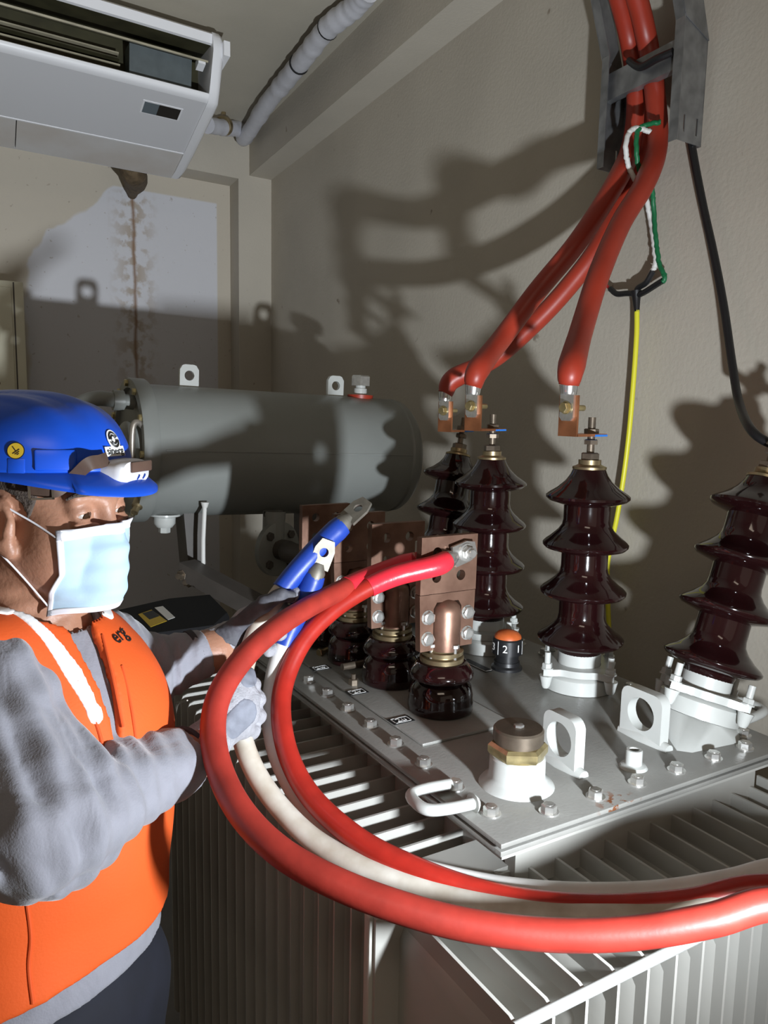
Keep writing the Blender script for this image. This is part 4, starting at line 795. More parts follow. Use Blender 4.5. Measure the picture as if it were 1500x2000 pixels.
# --- body: one skin surface with head, neck, trunk and arms
def head_sdf(P):
    p = hl(P); m = p.copy(); m[:, 1] = np.abs(m[:, 1])
    d = elli(p, (-.008, 0, .034), (.098, .076, .082)); d = smin(d, elli(p, (.036, 0, -.046), (.058, .061, .076)), .03)
    d = smin(d, caps(m, (.000, .056, -.052), (.070, .022, -.104), .017, .015), .028); d = smin(d, elli(p, (.078, 0, -.100), (.018, .022, .016)), .02)
    d = smin(d, elli(m, (.054, .043, -.038), (.028, .023, .028)), .030)                      # cheekbone
    d = smin(d, caps(m, (.083, .042, .017), (.094, .006, .013), .0095, .0095), .016)        # brow
    d = smin(d, caps(p, (.094, 0, .004), (.1035, 0, -.036), .0085, .0100), .012); d = smin(d, elli(m, (.096, .012, -.040), (.011, .008, .008)), .008)
    d = smax(d, -elli(m, (.098, .034, -.001), (.012, .017, .010)), .010)                    # eye socket
    lid = np.linalg.norm(m - (.0795, .033, -.002), axis=1) - .0152; slit = elli(m, (.094, .0335, -.0050), (.012, .0125, .0022)); d = smin(d, smax(lid, -slit, .002), .005)
    d = smin(d, caps(m, (.088, .048, -.016), (.098, .022, -.018), .0035, .004), .008)        # bag under the eye
    # ear: rim, lobe, hollow
    e = elli(m, (.004, .0785, -.018), (.021, .0105, .034)); e = smax(e, -elli(m, (.009, .0895, -.014), (.0115, .0100, .020)), .005)
    e = smin(e, caps(m, (.016, .082, -.024), (.020, .080, -.014), .0045), .004); e = smin(e, elli(m, (.014, .076, -.048), (.009, .0065, .010)), .006)
    e = smin(e, caps(m, (.002, .088, .006), (.000, .089, -.030), .0035), .005); return smin(d, e, .006)
def neck_sdf(P):
    a, b = hp(-.030, 0, -.055), NB + TRM[0] * -.005; d = caps(P, a, b, .060, .066)
    q = (P - a) @ HR[1]; t = (P - a) @ nrm(b - a)
    d = d + .0013 * np.sin(t * 260 + 9 * np.sin(q * 20)) * np.clip(1 - np.abs(t - .08) / .09, 0, 1); return d
def trunk_sdf(P, infl=0.0):
    d = elli(P, CH, (.120, .165, .165), TRM); d = smin(d, elli(P, BE, (.118, .155, .23), TRM), .08); d = smin(d, elli(P, PE, (.118, .165, .16), TRM), .06)
    d = smin(d, caps(P, NB + TRM[0] * -.025 - EZ * .02, CH - TRM[0] * .03 + EZ * .04, .070, .11), .05)
    d = smin(d, caps(P, SR - TRM[0] * .03 + EZ * .012, NB - EZ * .045 - TRM[0] * .02, .048, .055), .05); d = smin(d, caps(P, SL_ - TRM[0] * .02, NB - EZ * .045 - TRM[0] * .02, .055, .060), .06); return d - infl
def arms_sdf(P): return np.minimum(chain(P, [SR, ER, WRr, WRr + nrm(WRr - ER) * .03], [.048, .044, .030, .027], .02), chain(P, [SL_, EL, WRl, WRl + nrm(WRl - EL) * .03], [.054, .044, .029, .026], .03))
def body_sdf(P): d = smin(head_sdf(P), neck_sdf(P), .022); d = smin(d, trunk_sdf(P, -.018), .03); return smin(d, arms_sdf(P), .03)
allp = np.array([hp(-.13, 0, 0), hp(.14, 0, 0), hp(0, .1, 0), hp(0, -.1, 0), hp(0, 0, .14), SR, ER, WRr, SL_, EL, WRl, CH]); lo, hi = allp.min(0) - .15, allp.max(0) + .15; lo[2] = CH[2] - .22
V, Q = surface_net(body_sdf, lo, hi, .0028); mesh_of(V, Q, 'body', 'skin', MAN)
for s_ in (-1, 1):
    c = hp(.0795, .033 * s_, -.002); gz = nrm(HR[0] * .95 + HR[1] * .10 - HR[2] * .33); ey = MB().lathe([(.0138 * math.sin(a), -.0138 * math.cos(a)) for a in np.linspace(0.02, 3.12, 20)], c, gz, 24).build('eye', 'eye_white', MAN)
    MB().lathe([(.0078, .0116), (.0070, .0131), (.004, .0141), (0, .0143)], c, gz, 20, cap=False).build('iris', 'iris_brown', ey)
    pts_ = [hp(.0965, .008 * s_, .018), hp(.0985, .018 * s_, .0215), hp(.0965, .032 * s_, .0235), hp(.089, .046 * s_, .0215), hp(.080, .055 * s_, .016)]
    MB().tube(spline([march(head_sdf, *0) if False else q for q in pts_], 6), np.interp(np.linspace(0, 1, 25), [0, .3, .7, 1], [.002, .0042, .0038, .0012]), 8).build('eyebrow', 'hair_grey', MAN)
def hair_sdf(P):
    p = hl(P); m = p.copy(); m[:, 1] = np.abs(m[:, 1]); d = head_sdf(P) - .0026 - .0008 * np.sin(P[:, 0] * 900) * np.sin(P[:, 2] * 700)
    fm = np.interp(p[:, 2], [-.045, -.034, -.01, .03, .06], [.020, .027, .036, .050, .055]); front = p[:, 0] - fm
    low = np.where(p[:, 0] > -.018, -.036, -.062) - p[:, 2]; ear = 1 - np.sqrt(((p[:, 0] - .004) / .031) ** 2 + ((p[:, 2] + .018) / .043) ** 2)
    return np.maximum.reduce([d, front * .8, low, ear * .02])
V, Q = surface_net(hair_sdf, HO - .17, HO + .17, .0028); mesh_of(V, Q, 'hair', 'hair_grey', MAN)

# --- face mask
prof_u = [-.016, -.023, -.033, -.045, -.061, -.077, -.092, -.105, -.117, -.125]; prof_f = [.102, .108, .115, .119, .119, .118, .117, .115, .110, .102]; prof_w = [.051, .051, .052, .053, .054, .056, .058, .059, .057, .052]; prof_s = [.054, .053, .051, .048, .045, .042, .038, .034, .031, .030]
us_ = np.linspace(prof_u[0], prof_u[-1], 60); ls = np.linspace(-1, 1, 61); V = []
for u in us_:
    a_ = np.interp(u, prof_u[::-1], prof_f[::-1]) - .02; r = (u - us_[0]) / (us_[-1] - us_[0]); pm = math.radians(np.interp(r, [0, .5, .72, 1], [51, 49, 60, 65])); ph = ls * pm; cu, su = np.cos(ph), np.sin(ph)
    uu = u - .004 * np.abs(ls) ** 2 * (1 - 2 * r) - .010 * np.abs(ls) ** 3 * r; D3 = np.outer(cu, HR[0]) + np.outer(su, HR[1]); O3 = HO + .02 * HR[0] + np.outer(uu, HR[2]); rr = np.full(len(ls), .17)
    for _ in range(60): rr = np.maximum(rr - .7 * (head_sdf(O3 + D3 * rr[:, None]) - .0034), .03)
    rp = 1 / np.sqrt((cu / a_) ** 2 + (su / .050) ** 2); k = np.abs(ls)
    rr = np.maximum(rr, rp) + .0012 * np.sin(26 * r) * (1 - k ** 4) + .0012 * np.sin(9 * ls + 12 * r) * k * (1 - k) + .0010
    V += list(O3 + D3 * rr[:, None])
Vg = np.array(V).reshape(len(us_), len(ls), 3)
for _ in range(3): Vg[1:-1, 1:-1] = .5 * Vg[1:-1, 1:-1] + .125 * (Vg[:-2, 1:-1] + Vg[2:, 1:-1] + Vg[1:-1, :-2] + Vg[1:-1, 2:])
V = list(Vg.reshape(-1, 3))
n_ = len(ls); F = [(i * n_ + j, i * n_ + j + 1, (i + 1) * n_ + j + 1, (i + 1) * n_ + j) for i in range(len(us_) - 1) for j in range(n_ - 1)]
def thick(o, t): md = o.modifiers.new('thickness', 'SOLIDIFY'); md.thickness = t; md.offset = 0; return o
FM = thick(MB().add(V, F).build('face_mask', 'mask_blue', MAN, ang=60), .0012); V = np.array(V).reshape(len(us_), n_, 3)
cen = hp(.0, 0, -.07)
def band(rows, name):
    q = V[rows]; q = q + (q - cen) / np.linalg.norm(q - cen, axis=2)[..., None] * .0009; kk = len(rows); return thick(MB().add(q.reshape(-1, 3), [(i * n_ + j, i * n_ + j + 1, (i + 1) * n_ + j + 1, (i + 1) * n_ + j) for i in range(kk - 1) for j in range(n_ - 1)]).build(name, 'mask_white', FM, ang=60), .0012)
band(list(range(0, 8)), 'edge_band'); band(list(range(55, 60)), 'edge_band')
V2 = V[:, [0, 1, 2, 3]]
for j0 in (0, 57):
    q = V[:, j0:j0 + 4]; q = q + (q - cen) / np.linalg.norm(q - cen, axis=2)[..., None] * .0009; thick(MB().add(q.reshape(-1, 3), [(i * 4 + j, i * 4 + j + 1, (i + 1) * 4 + j + 1, (i + 1) * 4 + j) for i in range(59) for j in range(3)]).build('edge_band', 'mask_white', FM, ang=60), .0012)
for s_ in (-1, 1):
    a0 = V[4, 0 if s_ < 0 else -1]; a1 = V[52, 0 if s_ < 0 else -1]
    def onh(p): q = p.copy(); g = head_sdf(q[None])[0]; return q + grad(head_sdf, q) * (.0016 - g) if abs(g) < .03 else q
    MB().tube(spline([a0, onh(a0 * .6 + hp(.004, .080 * s_, .012) * .4), hp(.012, .080 * s_, .008), hp(.004, .0835 * s_, .020)], 6), .0012, 8).build('ear_loop', 'mask_white', FM)
    MB().tube(spline([a1, onh(a1 * .5 + hp(.004, .078 * s_, -.050) * .5), hp(.006, .0775 * s_, -.054), hp(-.006, .080 * s_, -.048)], 6), .0012, 8).build('ear_loop', 'mask_white', FM)

# --- helmet
HEL = empty('helmet', hp(0, 0, .06), MAN); HA, HB, HH, HU = .133, .104, .089, .048
def hs(phi, t, o=0.0):                                     # phi: 0 forward, + to his left; t: 0 rim .. 1 crown
    th = t * math.pi / 2; c = max(math.cos(th), 0) ** .72; s = math.sin(th) ** .95; r = o
    f = HA * math.cos(phi) * c; l = HB * math.sin(phi) * c; u = HU + HH * s
    n = nrm(np.array([math.cos(phi) * math.cos(th) / HA, math.sin(phi) * math.cos(th) / HB, math.sin(th) / HH]))
    ridge = .0045 * (np.clip(1 - abs(abs(l) - .0) / .020, 0, 1) ** .5 + .6 * np.clip(1 - abs(abs(l) - .048) / .010, 0, 1) ** .5) * np.clip((t - .30) / .3, 0, 1)
    q = np.array([f - .022, l, u]) + n * (r + ridge); return hp(*q)
V = []; F = []; NP_, NT = 120, 40
for i in range(NT + 1):
    for k in range(NP_): V.append(hs(2 * math.pi * k / NP_, .9999 * i / NT))
F = [(i * NP_ + k, i * NP_ + (k + 1) % NP_, (i + 1) * NP_ + (k + 1) % NP_, (i + 1) * NP_ + k) for i in range(NT) for k in range(NP_)]; F.append(tuple(NT * NP_ + k for k in range(NP_)))
m_ = MB().add(V, F); sh_ = thick(m_.build('shell', 'helmet_blue', HEL, ang=60), .003)
V = []; prof_b = [(0, 0.002), (.3, .001), (.7, -.001), (1, -.003), (1.0, -.0065), (.6, -.0045), (0, -.003)]
for k in range(NP_):
    phi = 2 * math.pi * k / NP_; a = abs((phi + math.pi) % (2 * math.pi) - math.pi); ext = .005 + .036 * max(0, math.cos(a * .92)) ** 3.0 * (a < 1.7); dn = -.021 * max(0, math.cos(a)) ** 2 * (a < 1.57)
    for (s_, uu_) in prof_b:
        o = ext * s_; q = np.array([(HA + o) * math.cos(phi) - .022, (HB + o * (.6 if a > .6 else 1)) * math.sin(phi), HU + uu_ + dn * s_ ** 1.3]); V.append(hp(*q))
kb = len(prof_b); F = [(k * kb + j, ((k + 1) % NP_) * kb + j, ((k + 1) % NP_) * kb + (j + 1) % kb, k * kb + (j + 1) % kb) for k in range(NP_) for j in range(kb)]
MB().add(V, F).build('brim', 'helmet_blue', HEL, ang=60)
def hsurf(P): return None
def helmet_hit(x, y):                                       # nearest shell point on a pixel's sight line (search over the shell)
    best = None; T_ = np.linspace(.0, .97, 120); PH = np.linspace(-math.pi, 0.6, 260)
    v = nrm(d_(x, y))
    for t in T_:
        for ph in PH[::2]:
            q = hs(ph, t); w_ = q - CAM; dd = np.linalg.norm(w_ - (w_ @ v) * v)
            if best is None or dd < best[0]: best = (dd, ph, t)
    return best[1], best[2]
def hframe(ph, t):
    p = hs(ph, t); X = hs(ph + .02, t) - hs(ph - .02, t); Y = hs(ph, min(t + .02, .99)) - hs(ph, t - .02); X = nrm(X); Y = nrm(Y - Y.dot(X) * X); Z = np.cross(X, Y); c = hp(0, 0, .05)
    if Z @ (p - c) < 0: Z = -Z; X = -X
    if np.cross(X, Y) @ Z < 0: X = -X
    return p, X, Y, Z
def hpatch(x, y, poly, name, m, par, lift=.0017, t_=.0006, rot=0):
    ph, t = helmet_hit(x, y); p, X, Y, Z = hframe(ph, t); c, s_ = math.cos(rot), math.sin(rot); X, Y = X * c + Y * s_, Y * c - X * s_
    return MB().prism(poly, p + Z * lift, X, Y, Z, t_).build(name, m, par), (p + Z * lift, X, Y, Z)
circ = lambda r, n=28, a=1.0: [(r * math.cos(2 * math.pi * k / n), r * a * math.sin(2 * math.pi * k / n)) for k in range(n)]
st_, fr = hpatch(29, 880, circ(.0098), 'round_sticker', 'black_print', HEL); p, X, Y, Z = fr
MB().prism(circ(.0088), p + Z * .0008, X, Y, Z, .0003).build('sticker_face', 'label_yellow', st_)
m_ = MB()
for (a, b, c2, d2) in ((-.0005, -.001, .0005, .006), (-.0045, -.0015, .0045, -.0005), (-.003, -.0035, .003, -.0026), (-.0015, -.0053, .0015, -.0045)): m_.prism([(a, b), (c2, b), (c2, d2), (a, d2)], p + Z * .0011, X * .8 + Y * .6, Y * .8 - X * .6, Z, .0003)
m_.build('earth_symbol', 'black_print', st_)
st_, fr = hpatch(222, 881, [(-.017, -.006), (.017, -.006), (.017, .006), (-.017, .006)], 'name_sticker', 'white_print', HEL); p, X, Y, Z = fr
text('sinerg', .0125, p + Z * .0009, X, Y, 'black_print', 'lettering', st_)
st_, fr = hpatch(219, 860, circ(.0105, a=1.25), 'logo_sticker', 'white_print', HEL, lift=.0021); p, X, Y, Z = fr
m_ = MB()
for sg in (1, -1):
    for r_ in (.0075, .0042):
        aa = np.linspace(.35, math.pi * .98, 14) + (0 if sg > 0 else math.pi); m_.tube([p + Z * .0012 + X * r_ * math.cos(q) + Y * r_ * 1.25 * math.sin(q) for q in aa], .0011, 6)
m_.build('swirl_mark', 'black_print', st_)
ph, t = helmet_hit(110, 917); p, X, Y, Z = hframe(ph, .10); MB().box((-.023, -.012, -.006), (.023, .013, .0025), lambda q: p + X * q[0] + Y * q[1] + Z * q[2], bev=.003).build('slot_boss', 'helmet_blue', HEL)
ph2, t2 = helmet_hit(30, 930); p, X, Y, Z = hframe(ph2, .06); MB().box((-.010, -.010, -.006), (.010, .008, .0020), lambda q: p + X * q[0] + Y * q[1] + Z * q[2], bev=.002).build('slot_boss', 'helmet_blue', HEL)
# strap with buckle under the rim, running up to the lamp
def px_on_head(x, y, off): q = march(head_sdf, x, y, .6, 1.4); return q + grad(head_sdf, q) * off if q is not None else dep(x, y, .93)
sp = [px_on_head(62, 950, .010), px_on_head(85, 954, .012), px_on_head(110, 956, .014), px_on_head(135, 945, .016)] + [hs(ph, .02, .012) for ph in ()]
P3 = [hs(helmet_hit(160, 930)[0], .06, .016), hs(helmet_hit(185, 922)[0], .08, .010), hs(helmet_hit(205, 918)[0], .10, .006)]
def ribbon(pts, w, t, name, m, par, up=EZ, n=8):
    P = spline(pts, n); m_ = MB(); T = np.gradient(P, axis=0); T /= np.linalg.norm(T, axis=1)[:, None]; V = []; c = hp(0, 0, .04)
    for i in range(len(P)):
        N = P[i] - c; N = nrm(N - N.dot(T[i]) * T[i]); B = nrm(np.cross(T[i], N)); V += [P[i] + B * w / 2 + N * t, P[i] - B * w / 2 + N * t, P[i] - B * w / 2, P[i] + B * w / 2]
    F = [(i * 4 + k, i * 4 + (k + 1) % 4, (i + 1) * 4 + (k + 1) % 4, (i + 1) * 4 + k) for i in range(len(P) - 1) for k in range(4)] + [(0, 1, 2, 3), tuple(len(V) - 4 + k for k in range(4))]
    return m_.add(V, F).build(name, m, par)
ribbon(sp + P3, .016, .0016, 'strap', 'strap_brown', HEL)
bp_ = px_on_head(85, 954, .0145); N_ = grad(head_sdf, px_on_head(85, 954, 0)); X = nrm(RGT - RGT.dot(N_) * N_); Y = np.cross(N_, X); m_ = MB()
for (a, b, c2, d2) in ((-.014, -.011, .014, -.0085), (-.014, .0085, .014, .011), (-.014, -.011, -.0115, .011), (.0115, -.011, .014, .011)): m_.box((a, b, 0), (c2, d2, .002), lambda q: bp_ + X * q[0] + Y * q[1] + N_ * q[2])
m_.build('buckle', 'bronze_dark', HEL)
# head lamp on the front
lc = helmet_hit(236, 922); p, X, Y, Z = hframe(lc[0], max(lc[1] - .06, .0)); p = p + Z * .002; Y = nrm(HR[2] - HR[2].dot(Z) * Z); X = np.cross(Y, Z)
HLM = empty('head_lamp', p, HEL); ol = [(x * .034, y * .0155) for x, y in [(math.copysign(abs(math.cos(a)) ** .6, math.cos(a)), math.copysign(abs(math.sin(a)) ** .7, math.sin(a))) for a in np.linspace(0, 2 * math.pi, 40, endpoint=False)]]
V = []; 
for (k, z_) in ((1, -.012), (1, .010), (.96, .016), (.86, .020)): V += [p + X * x * k + Y * y * k + Z * z_ for x, y in ol]
F = [(r * 40 + i, r * 40 + (i + 1) % 40, (r + 1) * 40 + (i + 1) % 40, (r + 1) * 40 + i) for r in range(3) for i in range(40)] + [tuple(range(120, 160))]; MB().add(V, F).build('housing', 'lamp_white', HLM, ang=50)
MB().box((-.014, -.0005, .0185), (.032, .013, .0235), lambda q: p + X * q[0] + Y * q[1] + Z * q[2], bev=.002).build('lens', 'lens_brown', HLM)
for xx in (.004, .017): MB().tube(spline([p + X * (xx + .002) + Y * -.004 + Z * .0205, p + X * xx + Y * -.0065 + Z * .0208, p + X * (xx - .003) + Y * -.0095 + Z * .0200], 5), .0010, 6).build('pen_mark', 'sleeve_blue', HLM)

# --- shirt with sleeves (folds bunch at the elbow and along the raised forearm)
def fold(P, a, b, freq, amp, seed, sk=1.0):
    ax = nrm(b - a); t = (P - a) @ ax; X = nrm(np.cross(ax, EZ)); Y = np.cross(ax, X); q = P - a; ang = np.arctan2(q @ Y, q @ X)
    ph = t * freq * .5 + sk * np.sin(ang + seed) + .6 * np.sin(2 * ang + seed * 2); cr = 1 - 2 * np.abs(np.sin(ph)) ** .8
    return amp * (cr * (.55 + .45 * np.sin(ang + seed + t * 17)) + .45 * np.sin(t * freq * 1.7 + 2.3 * np.sin(ang * 2 + seed)))
CUFR = ER + (WRr - ER) * .93; CUFL = EL + (WRl - EL) * .93
def shirt_sdf(P):
    d = trunk_sdf(P, .004); aR = chain(P, [SR + EZ * .0, ER, CUFR], [.058, .066, .043], .03); aR = smin(aR, np.linalg.norm(P - (ER * .8 + CUFR * .2 - EZ * .006), axis=1) - .066, .03)
    wc_ = np.clip((np.linalg.norm(P - CUFL, axis=1) - .02) / .05, 0, 1); wt_ = np.exp(-((np.linalg.norm(P - (ER + EZ * .03 + (WRr - ER) * .1), axis=1)) / .17) ** 2)
    aR = aR + fold(P, SR, ER, 62, .0050, 1.0, 1.6) * (1 - .4 * wt_) + fold(P, ER, WRr, 105, .0062, 2.2, 1.2) * wt_ * 1.2
    aL = chain(P, [SL_, EL, CUFL], [.066, .055, .038], .03) + fold(P, EL, WRl, 230, .0032, .6, .8) * wc_
    d = smin(d, smin(aR, aL, .02), .014); d = np.maximum(d, -(caps(P, NB - EZ * .02 + TRM[0] * .0, NB + EZ * .25 + TRM[0] * .04, .060, .07)))
    for cuf, w_ in ((CUFR, WRr - ER), (CUFL, WRl - EL)):
        ax = nrm(w_); q = P - cuf; d = np.maximum(d, np.where(np.linalg.norm(q, axis=1) < .12, q @ ax, -1)); d = np.maximum(d, -np.where(np.linalg.norm(q, axis=1) < .09, caps(P, cuf + ax * .026, cuf + ax * .08, .0325, .0325), 1))
    return np.maximum(d, (PE[2] + .020 + .26 * ((P - CH) @ TRM[0])) - P[:, 2])
pts_ = np.array([SR, ER, WRr, SL_, EL, WRl, CH, PE, BE]); lo, hi = pts_.min(0) - .26, pts_.max(0) + .24; hi[2] = NB[2] + .06; lo[2] = PE[2] - .16
V, Q = surface_net(shirt_sdf, lo, hi, .0042); mesh_of(V, Q, 'shirt', 'shirt_grey', MAN, smooth=1)

# --- vest
def tl(P): return (P - CH) @ TRM.T
def vest_core(P, o): 
    p = tl(P); w_ = .003 * np.sin(p[:, 1] * 38 + p[:, 2] * 9) * np.clip(-p[:, 2] * 4, 0, 1) + .002 * np.sin(p[:, 2] * 22 + p[:, 1] * 14 + 1)
    return trunk_sdf(P, .0145 + o) - np.clip(-.02 - p[:, 2], 0, 1) * .012 + w_
_a, _b = tl(np.array([march(lambda P: vest_core(P, 0), 236, 1480, .55, 1.5), march(lambda P: vest_core(P, 0), 180, 1262, .55, 1.5)]))
VC = ((_a[1] - (_b[1] - _a[1]) / (_b[2] - _a[2]) * _a[2]), (_b[1] - _a[1]) / (_b[2] - _a[2]), _a[2])
def vest_sdf(P, o=0.0):
    p = tl(P); d = np.maximum(vest_core(P, o), -(vest_core(P, 0) + .012))
    for s_, sh in ((-1, SR), (1, SL_)):
        q = tl(sh[None])[0]; d = smax(d, -elli(p, (q[0] - .0, q[1] + s_ * .042, q[2] - .060), (.100, .056, .145)), .008)
    V_ = np.abs(p[:, 1] - VC[0] - VC[1] * p[:, 2]) - (.0012 + .13 * np.clip(p[:, 2] - VC[2], 0, 1)); d = np.maximum(d, np.where((p[:, 0] > -.02) & (p[:, 2] > VC[2] - .01), -V_, -1)); d = np.maximum(d, -caps(P, NB - EZ * .02, NB + EZ * .3, .072, .1))
    hem = (PE[2] + .055 + .30 * p[:, 0]) - P[:, 2]; return np.maximum(d, hem)
V, Q = surface_net(vest_sdf, lo, hi, .0042); VS = mesh_of(V, Q, 'vest', 'vest_orange', MAN, smooth=2)
def vest_hit(x, y): return march(lambda P: vest_core(P, 0), x, y, .55, 1.5)
def strip(px, w, name, m, o=.0022, par=None, h=.0034):
    pts = [vest_hit(*q) for q in px]; pts = [p for p in pts if p is not None]
    if len(pts) < 2: return
    P_ = spline(pts, 5); P_ = [P_[i] for i in range(len(P_))]; ws = np.interp(np.linspace(0, 1, len(P_)), np.linspace(0, 1, len(w)), w) if not np.isscalar(w) else np.full(len(P_), w)
    def f(P): return np.maximum(vest_sdf(P, o), np.min([caps(P, P_[i], P_[i + 1], ws[i], ws[i + 1]) for i in range(len(P_) - 1)], axis=0))
    a = np.array(P_); V, Q = surface_net(f, a.min(0) - .05, a.max(0) + .05, h)
    if len(Q): return mesh_of(V, Q, name, m, par or VS, smooth=2)
strip([(18, 1190), (60, 1212), (105, 1260), (140, 1310), (165, 1352), (178, 1378), (188, 1398)], [.006, .008, .010, .012, .010, .009, .011], 'reflective_strip', 'reflective_tape')
strip([(186, 1158), (196, 1176), (204, 1192)], [.017, .018, .017], 'reflective_strip', 'reflective_tape')
strip([(-60, 1650), (-10, 1688), (14, 1712)], .020, 'reflective_strip', 'reflective_tape')
strip([(-30, 1190), (6, 1190)], .014, 'reflective_strip', 'reflective_tape')
for q in ([(238, 1300), (256, 1380), (266, 1450), (272, 1500)], [(52, 1760), (60, 1830), (56, 1890), (64, 1960)], [(200, 1240), (222, 1330), (240, 1420)], [(150, 1330), (190, 1420), (205, 1480)]):
    q = [vest_hit(*a) for a in q]; q = [a for a in q if a is not None]; MB().tube(spline(q, 8), .0022, 8).build('seam', 'vest_seam', VS)
p = vest_hit(232, 1240)
bpy.context.view_layer.update(); _o = Vector((CAM - WL[VS.name]).tolist()); _h = VS.ray_cast(_o, Vector(nrm(d_(232, 1240)).tolist()), depsgraph=bpy.context.evaluated_depsgraph_get())
if _h[0]: p = np.array(_h[1]) + WL[VS.name]
if p is not None:
    N_ = grad(lambda P: vest_core(P, 0), p); Y = nrm(EZ * .96 + RGT * .1 - (EZ * .96 + RGT * .1).dot(N_) * N_); X = np.cross(Y, N_); text('erg', .030, p + N_ * .0004, X, Y, 'black_print', 'lettering', VS)

# --- trousers and boots
HPR, HPL = PE - HR[1] * .09 * 0 - TRM[1] * .09 - EZ * .05, PE + TRM[1] * .09 - EZ * .05
KR, KL = np.array([*(HPR[:2] + TRM[0][:2] * .02), .50]), np.array([*(HPL[:2] + TRM[0][:2] * .03), .50]); AR_, AL_ = np.array([*(HPR[:2] - TRM[0][:2] * .02), .08]), np.array([*(HPL[:2] + TRM[0][:2] * .05), .08])
def trouser_sdf(P):
    d = elli(P, PE - EZ * .03, (.128, .168, .14), TRM); d = smin(d, chain(P, [HPR, KR, AR_], [.092, .066, .060], .03), .05); d = smin(d, chain(P, [HPL, KL, AL_], [.092, .066, .060], .03), .05)
    d = d + .003 * np.sin(P[:, 2] * 60 + 8 * P[:, 0]) * np.exp(-((P[:, 2] - .5) / .2) ** 2); return np.maximum(np.maximum(d, P[:, 2] - (PE[2] + .10)), .07 - P[:, 2])
a = np.array([HPR, HPL, AR_, AL_, PE]); V, Q = surface_net(trouser_sdf, a.min(0) - .24, a.max(0) + .24, .009); mesh_of(V, Q, 'trousers', 'trouser_navy', MAN, smooth=1)
for ank in (AR_, AL_):
    def boot(P):
        q = (P - np.array([ank[0], ank[1], 0])) @ TRM.T; b = np.array([*ank[:2], 0.]); F_ = nrm(TRM[0] * [1, 1, 0])
        d = caps(P, b + EZ * .05, b + EZ * .13, .048, .052); d = smin(d, caps(P, b + EZ * .045 - F_ * .03, b + F_ * .15 + EZ * .035, .044, .038), .03); return np.maximum(d, .001 - P[:, 2])
    c = np.array([*ank[:2], .08]); V, Q = surface_net(boot, c - .25, c + .25, .008); mesh_of(V, Q, 'boot', 'boot_black', MAN)

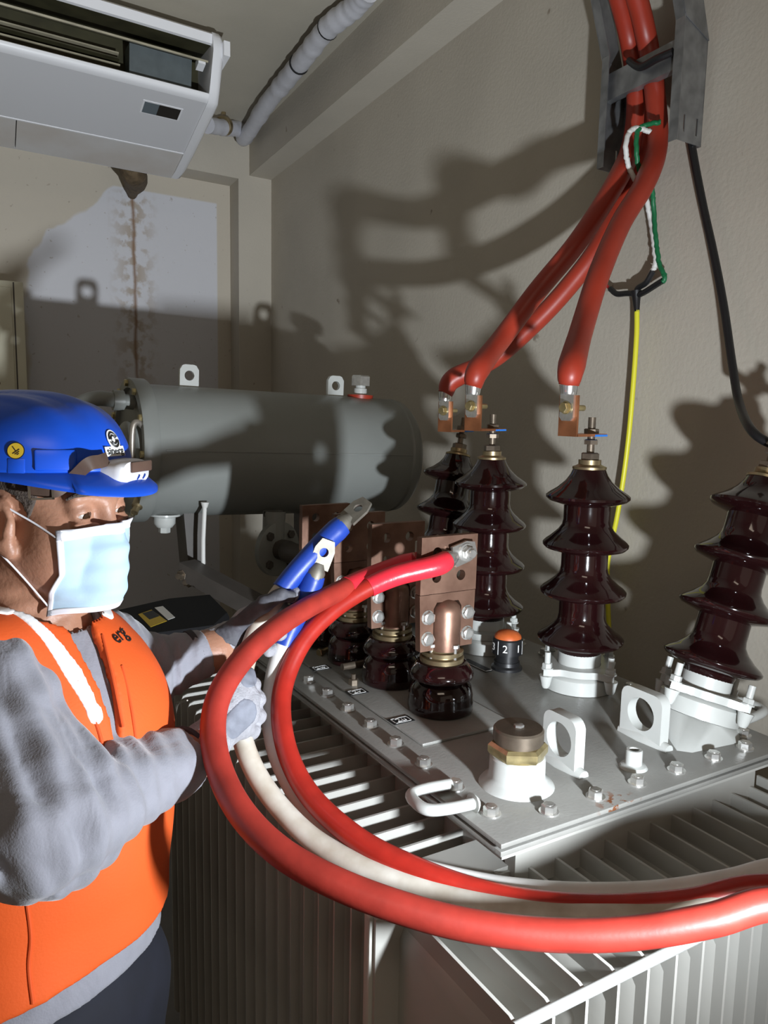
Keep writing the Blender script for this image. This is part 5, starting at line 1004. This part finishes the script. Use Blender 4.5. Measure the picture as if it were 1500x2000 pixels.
# --- gloves: palm, four fingers and thumb closed on the white cable
def J(*q): return [dep(*a) for a in q]
def seg_rb(P, a, b, c, w_, t_):          # palm: flat slab between wrist a, first knuckle b and last knuckle c
    return None
def make_glove(wr, elb, mcp, fingers, thumb, palm_r, name, coat, coatmat, bandr):
    ax = nrm(wr - elb); st = wr - ax * .045
    def f(P):
        d = None
        for k in mcp:                                    # palm as fanned capsules
            e = caps(P, wr + (k - wr) * .15, k, palm_r + .004, palm_r); d = e if d is None else smin(d, e, .016)
        for i in range(3): d = smin(d, caps(P, mcp[i], mcp[i + 1], palm_r * .96, palm_r * .96), .012)
        fd = None
        for ch in fingers:
            e = chain(P, ch, [.0130, .0124, .0112, .0100][:len(ch)], .004); fd = e if fd is None else smin(fd, e, .005)
        d = smin(d, fd, .006); d = smin(d, chain(P, thumb, [.0175, .0140, .0118, .0105][:len(thumb)], .006), .010)
        cuff = caps(P, st, wr + ax * .012, .036, .031); d = smin(d, cuff, .016); t = (P - st) @ ax
        d = d + .0007 * np.sin(t * 900) * np.clip(1 - np.abs(t - .03) / .05, 0, 1) + .0010 * np.sin(P[:, 0] * 170 + 3 * np.sin(P[:, 2] * 120)) * np.sin(P[:, 1] * 150)
        return np.maximum(d, -t)
    allq = np.array([st, wr] + list(mcp) + [q for c in fingers for q in c] + list(thumb)); lo, hi = allq.min(0) - .05, allq.max(0) + .05
    V, Q = surface_net(f, lo, hi, .0024); g = mesh_of(V, Q, name, 'glove_knit', MAN)
    V, Q = surface_net(lambda P: np.maximum(f(P) - .0011, coat(P)), lo, hi, .0024)
    if len(Q): mesh_of(V, Q, 'grip_coating', coatmat, g)
    MB().lathe([(bandr - .004, -.004), (bandr + .002, -.003), (bandr + .002, .006), (bandr - .002, .008)], st, ax, 32).build('cuff_band', 'cuff_band', g)
    return g
mR = J((470, 1338, 1.172), (482, 1362, 1.172), (482, 1392, 1.168), (470, 1420, 1.160))
fR = [J((470, 1338, 1.172), (494, 1338, 1.200), (482, 1344, 1.236), (456, 1350, 1.238)), J((482, 1362, 1.172), (503, 1366, 1.200), (490, 1372, 1.236), (462, 1376, 1.238)), J((482, 1392, 1.168), (503, 1398, 1.197), (490, 1402, 1.232), (463, 1404, 1.234)), J((470, 1420, 1.160), (492, 1428, 1.186), (484, 1432, 1.216), (460, 1432, 1.218))]
tR = J((412, 1420, 1.128), (440, 1362, 1.150), (462, 1328, 1.170), (484, 1318, 1.186))
WH = dep(392, 1462, 1.100)
cR = lambda P: np.minimum(caps(P, dep(430, 1432, 1.12), dep(480, 1392, 1.145), .020), caps(P, dep(478, 1330, 1.17), dep(490, 1320, 1.18), .016))
make_glove(WH, ER * .5 + WRr * .5, mR, fR, tR, .0150, 'right_glove', cR, 'glove_coating_worn', .040)
mL = J((520, 1182, 1.318), (520, 1206, 1.322), (514, 1230, 1.320), (500, 1250, 1.312))
fL = [J((520, 1182, 1.318), (556, 1162, 1.314), (574, 1160, 1.292), (570, 1166, 1.270)), J((520, 1206, 1.322), (556, 1196, 1.316), (570, 1196, 1.292), (562, 1200, 1.268)), J((514, 1230, 1.320), (546, 1232, 1.314), (556, 1236, 1.292), (546, 1240, 1.270)), J((500, 1250, 1.312), (526, 1262, 1.306), (534, 1268, 1.288), (524, 1272, 1.268))]
tL = J((446, 1242, 1.275), (478, 1204, 1.262), (516, 1180, 1.254), (548, 1162, 1.258))
make_glove(dep(428, 1262, 1.275), EL, mL, fL, tL, .0150, 'left_glove', lambda P: np.minimum(caps(P, dep(468, 1235, 1.255), dep(555, 1160, 1.25), .024), caps(P, dep(440, 1240, 1.26), dep(480, 1215, 1.26), .018)), 'glove_coating', .039)
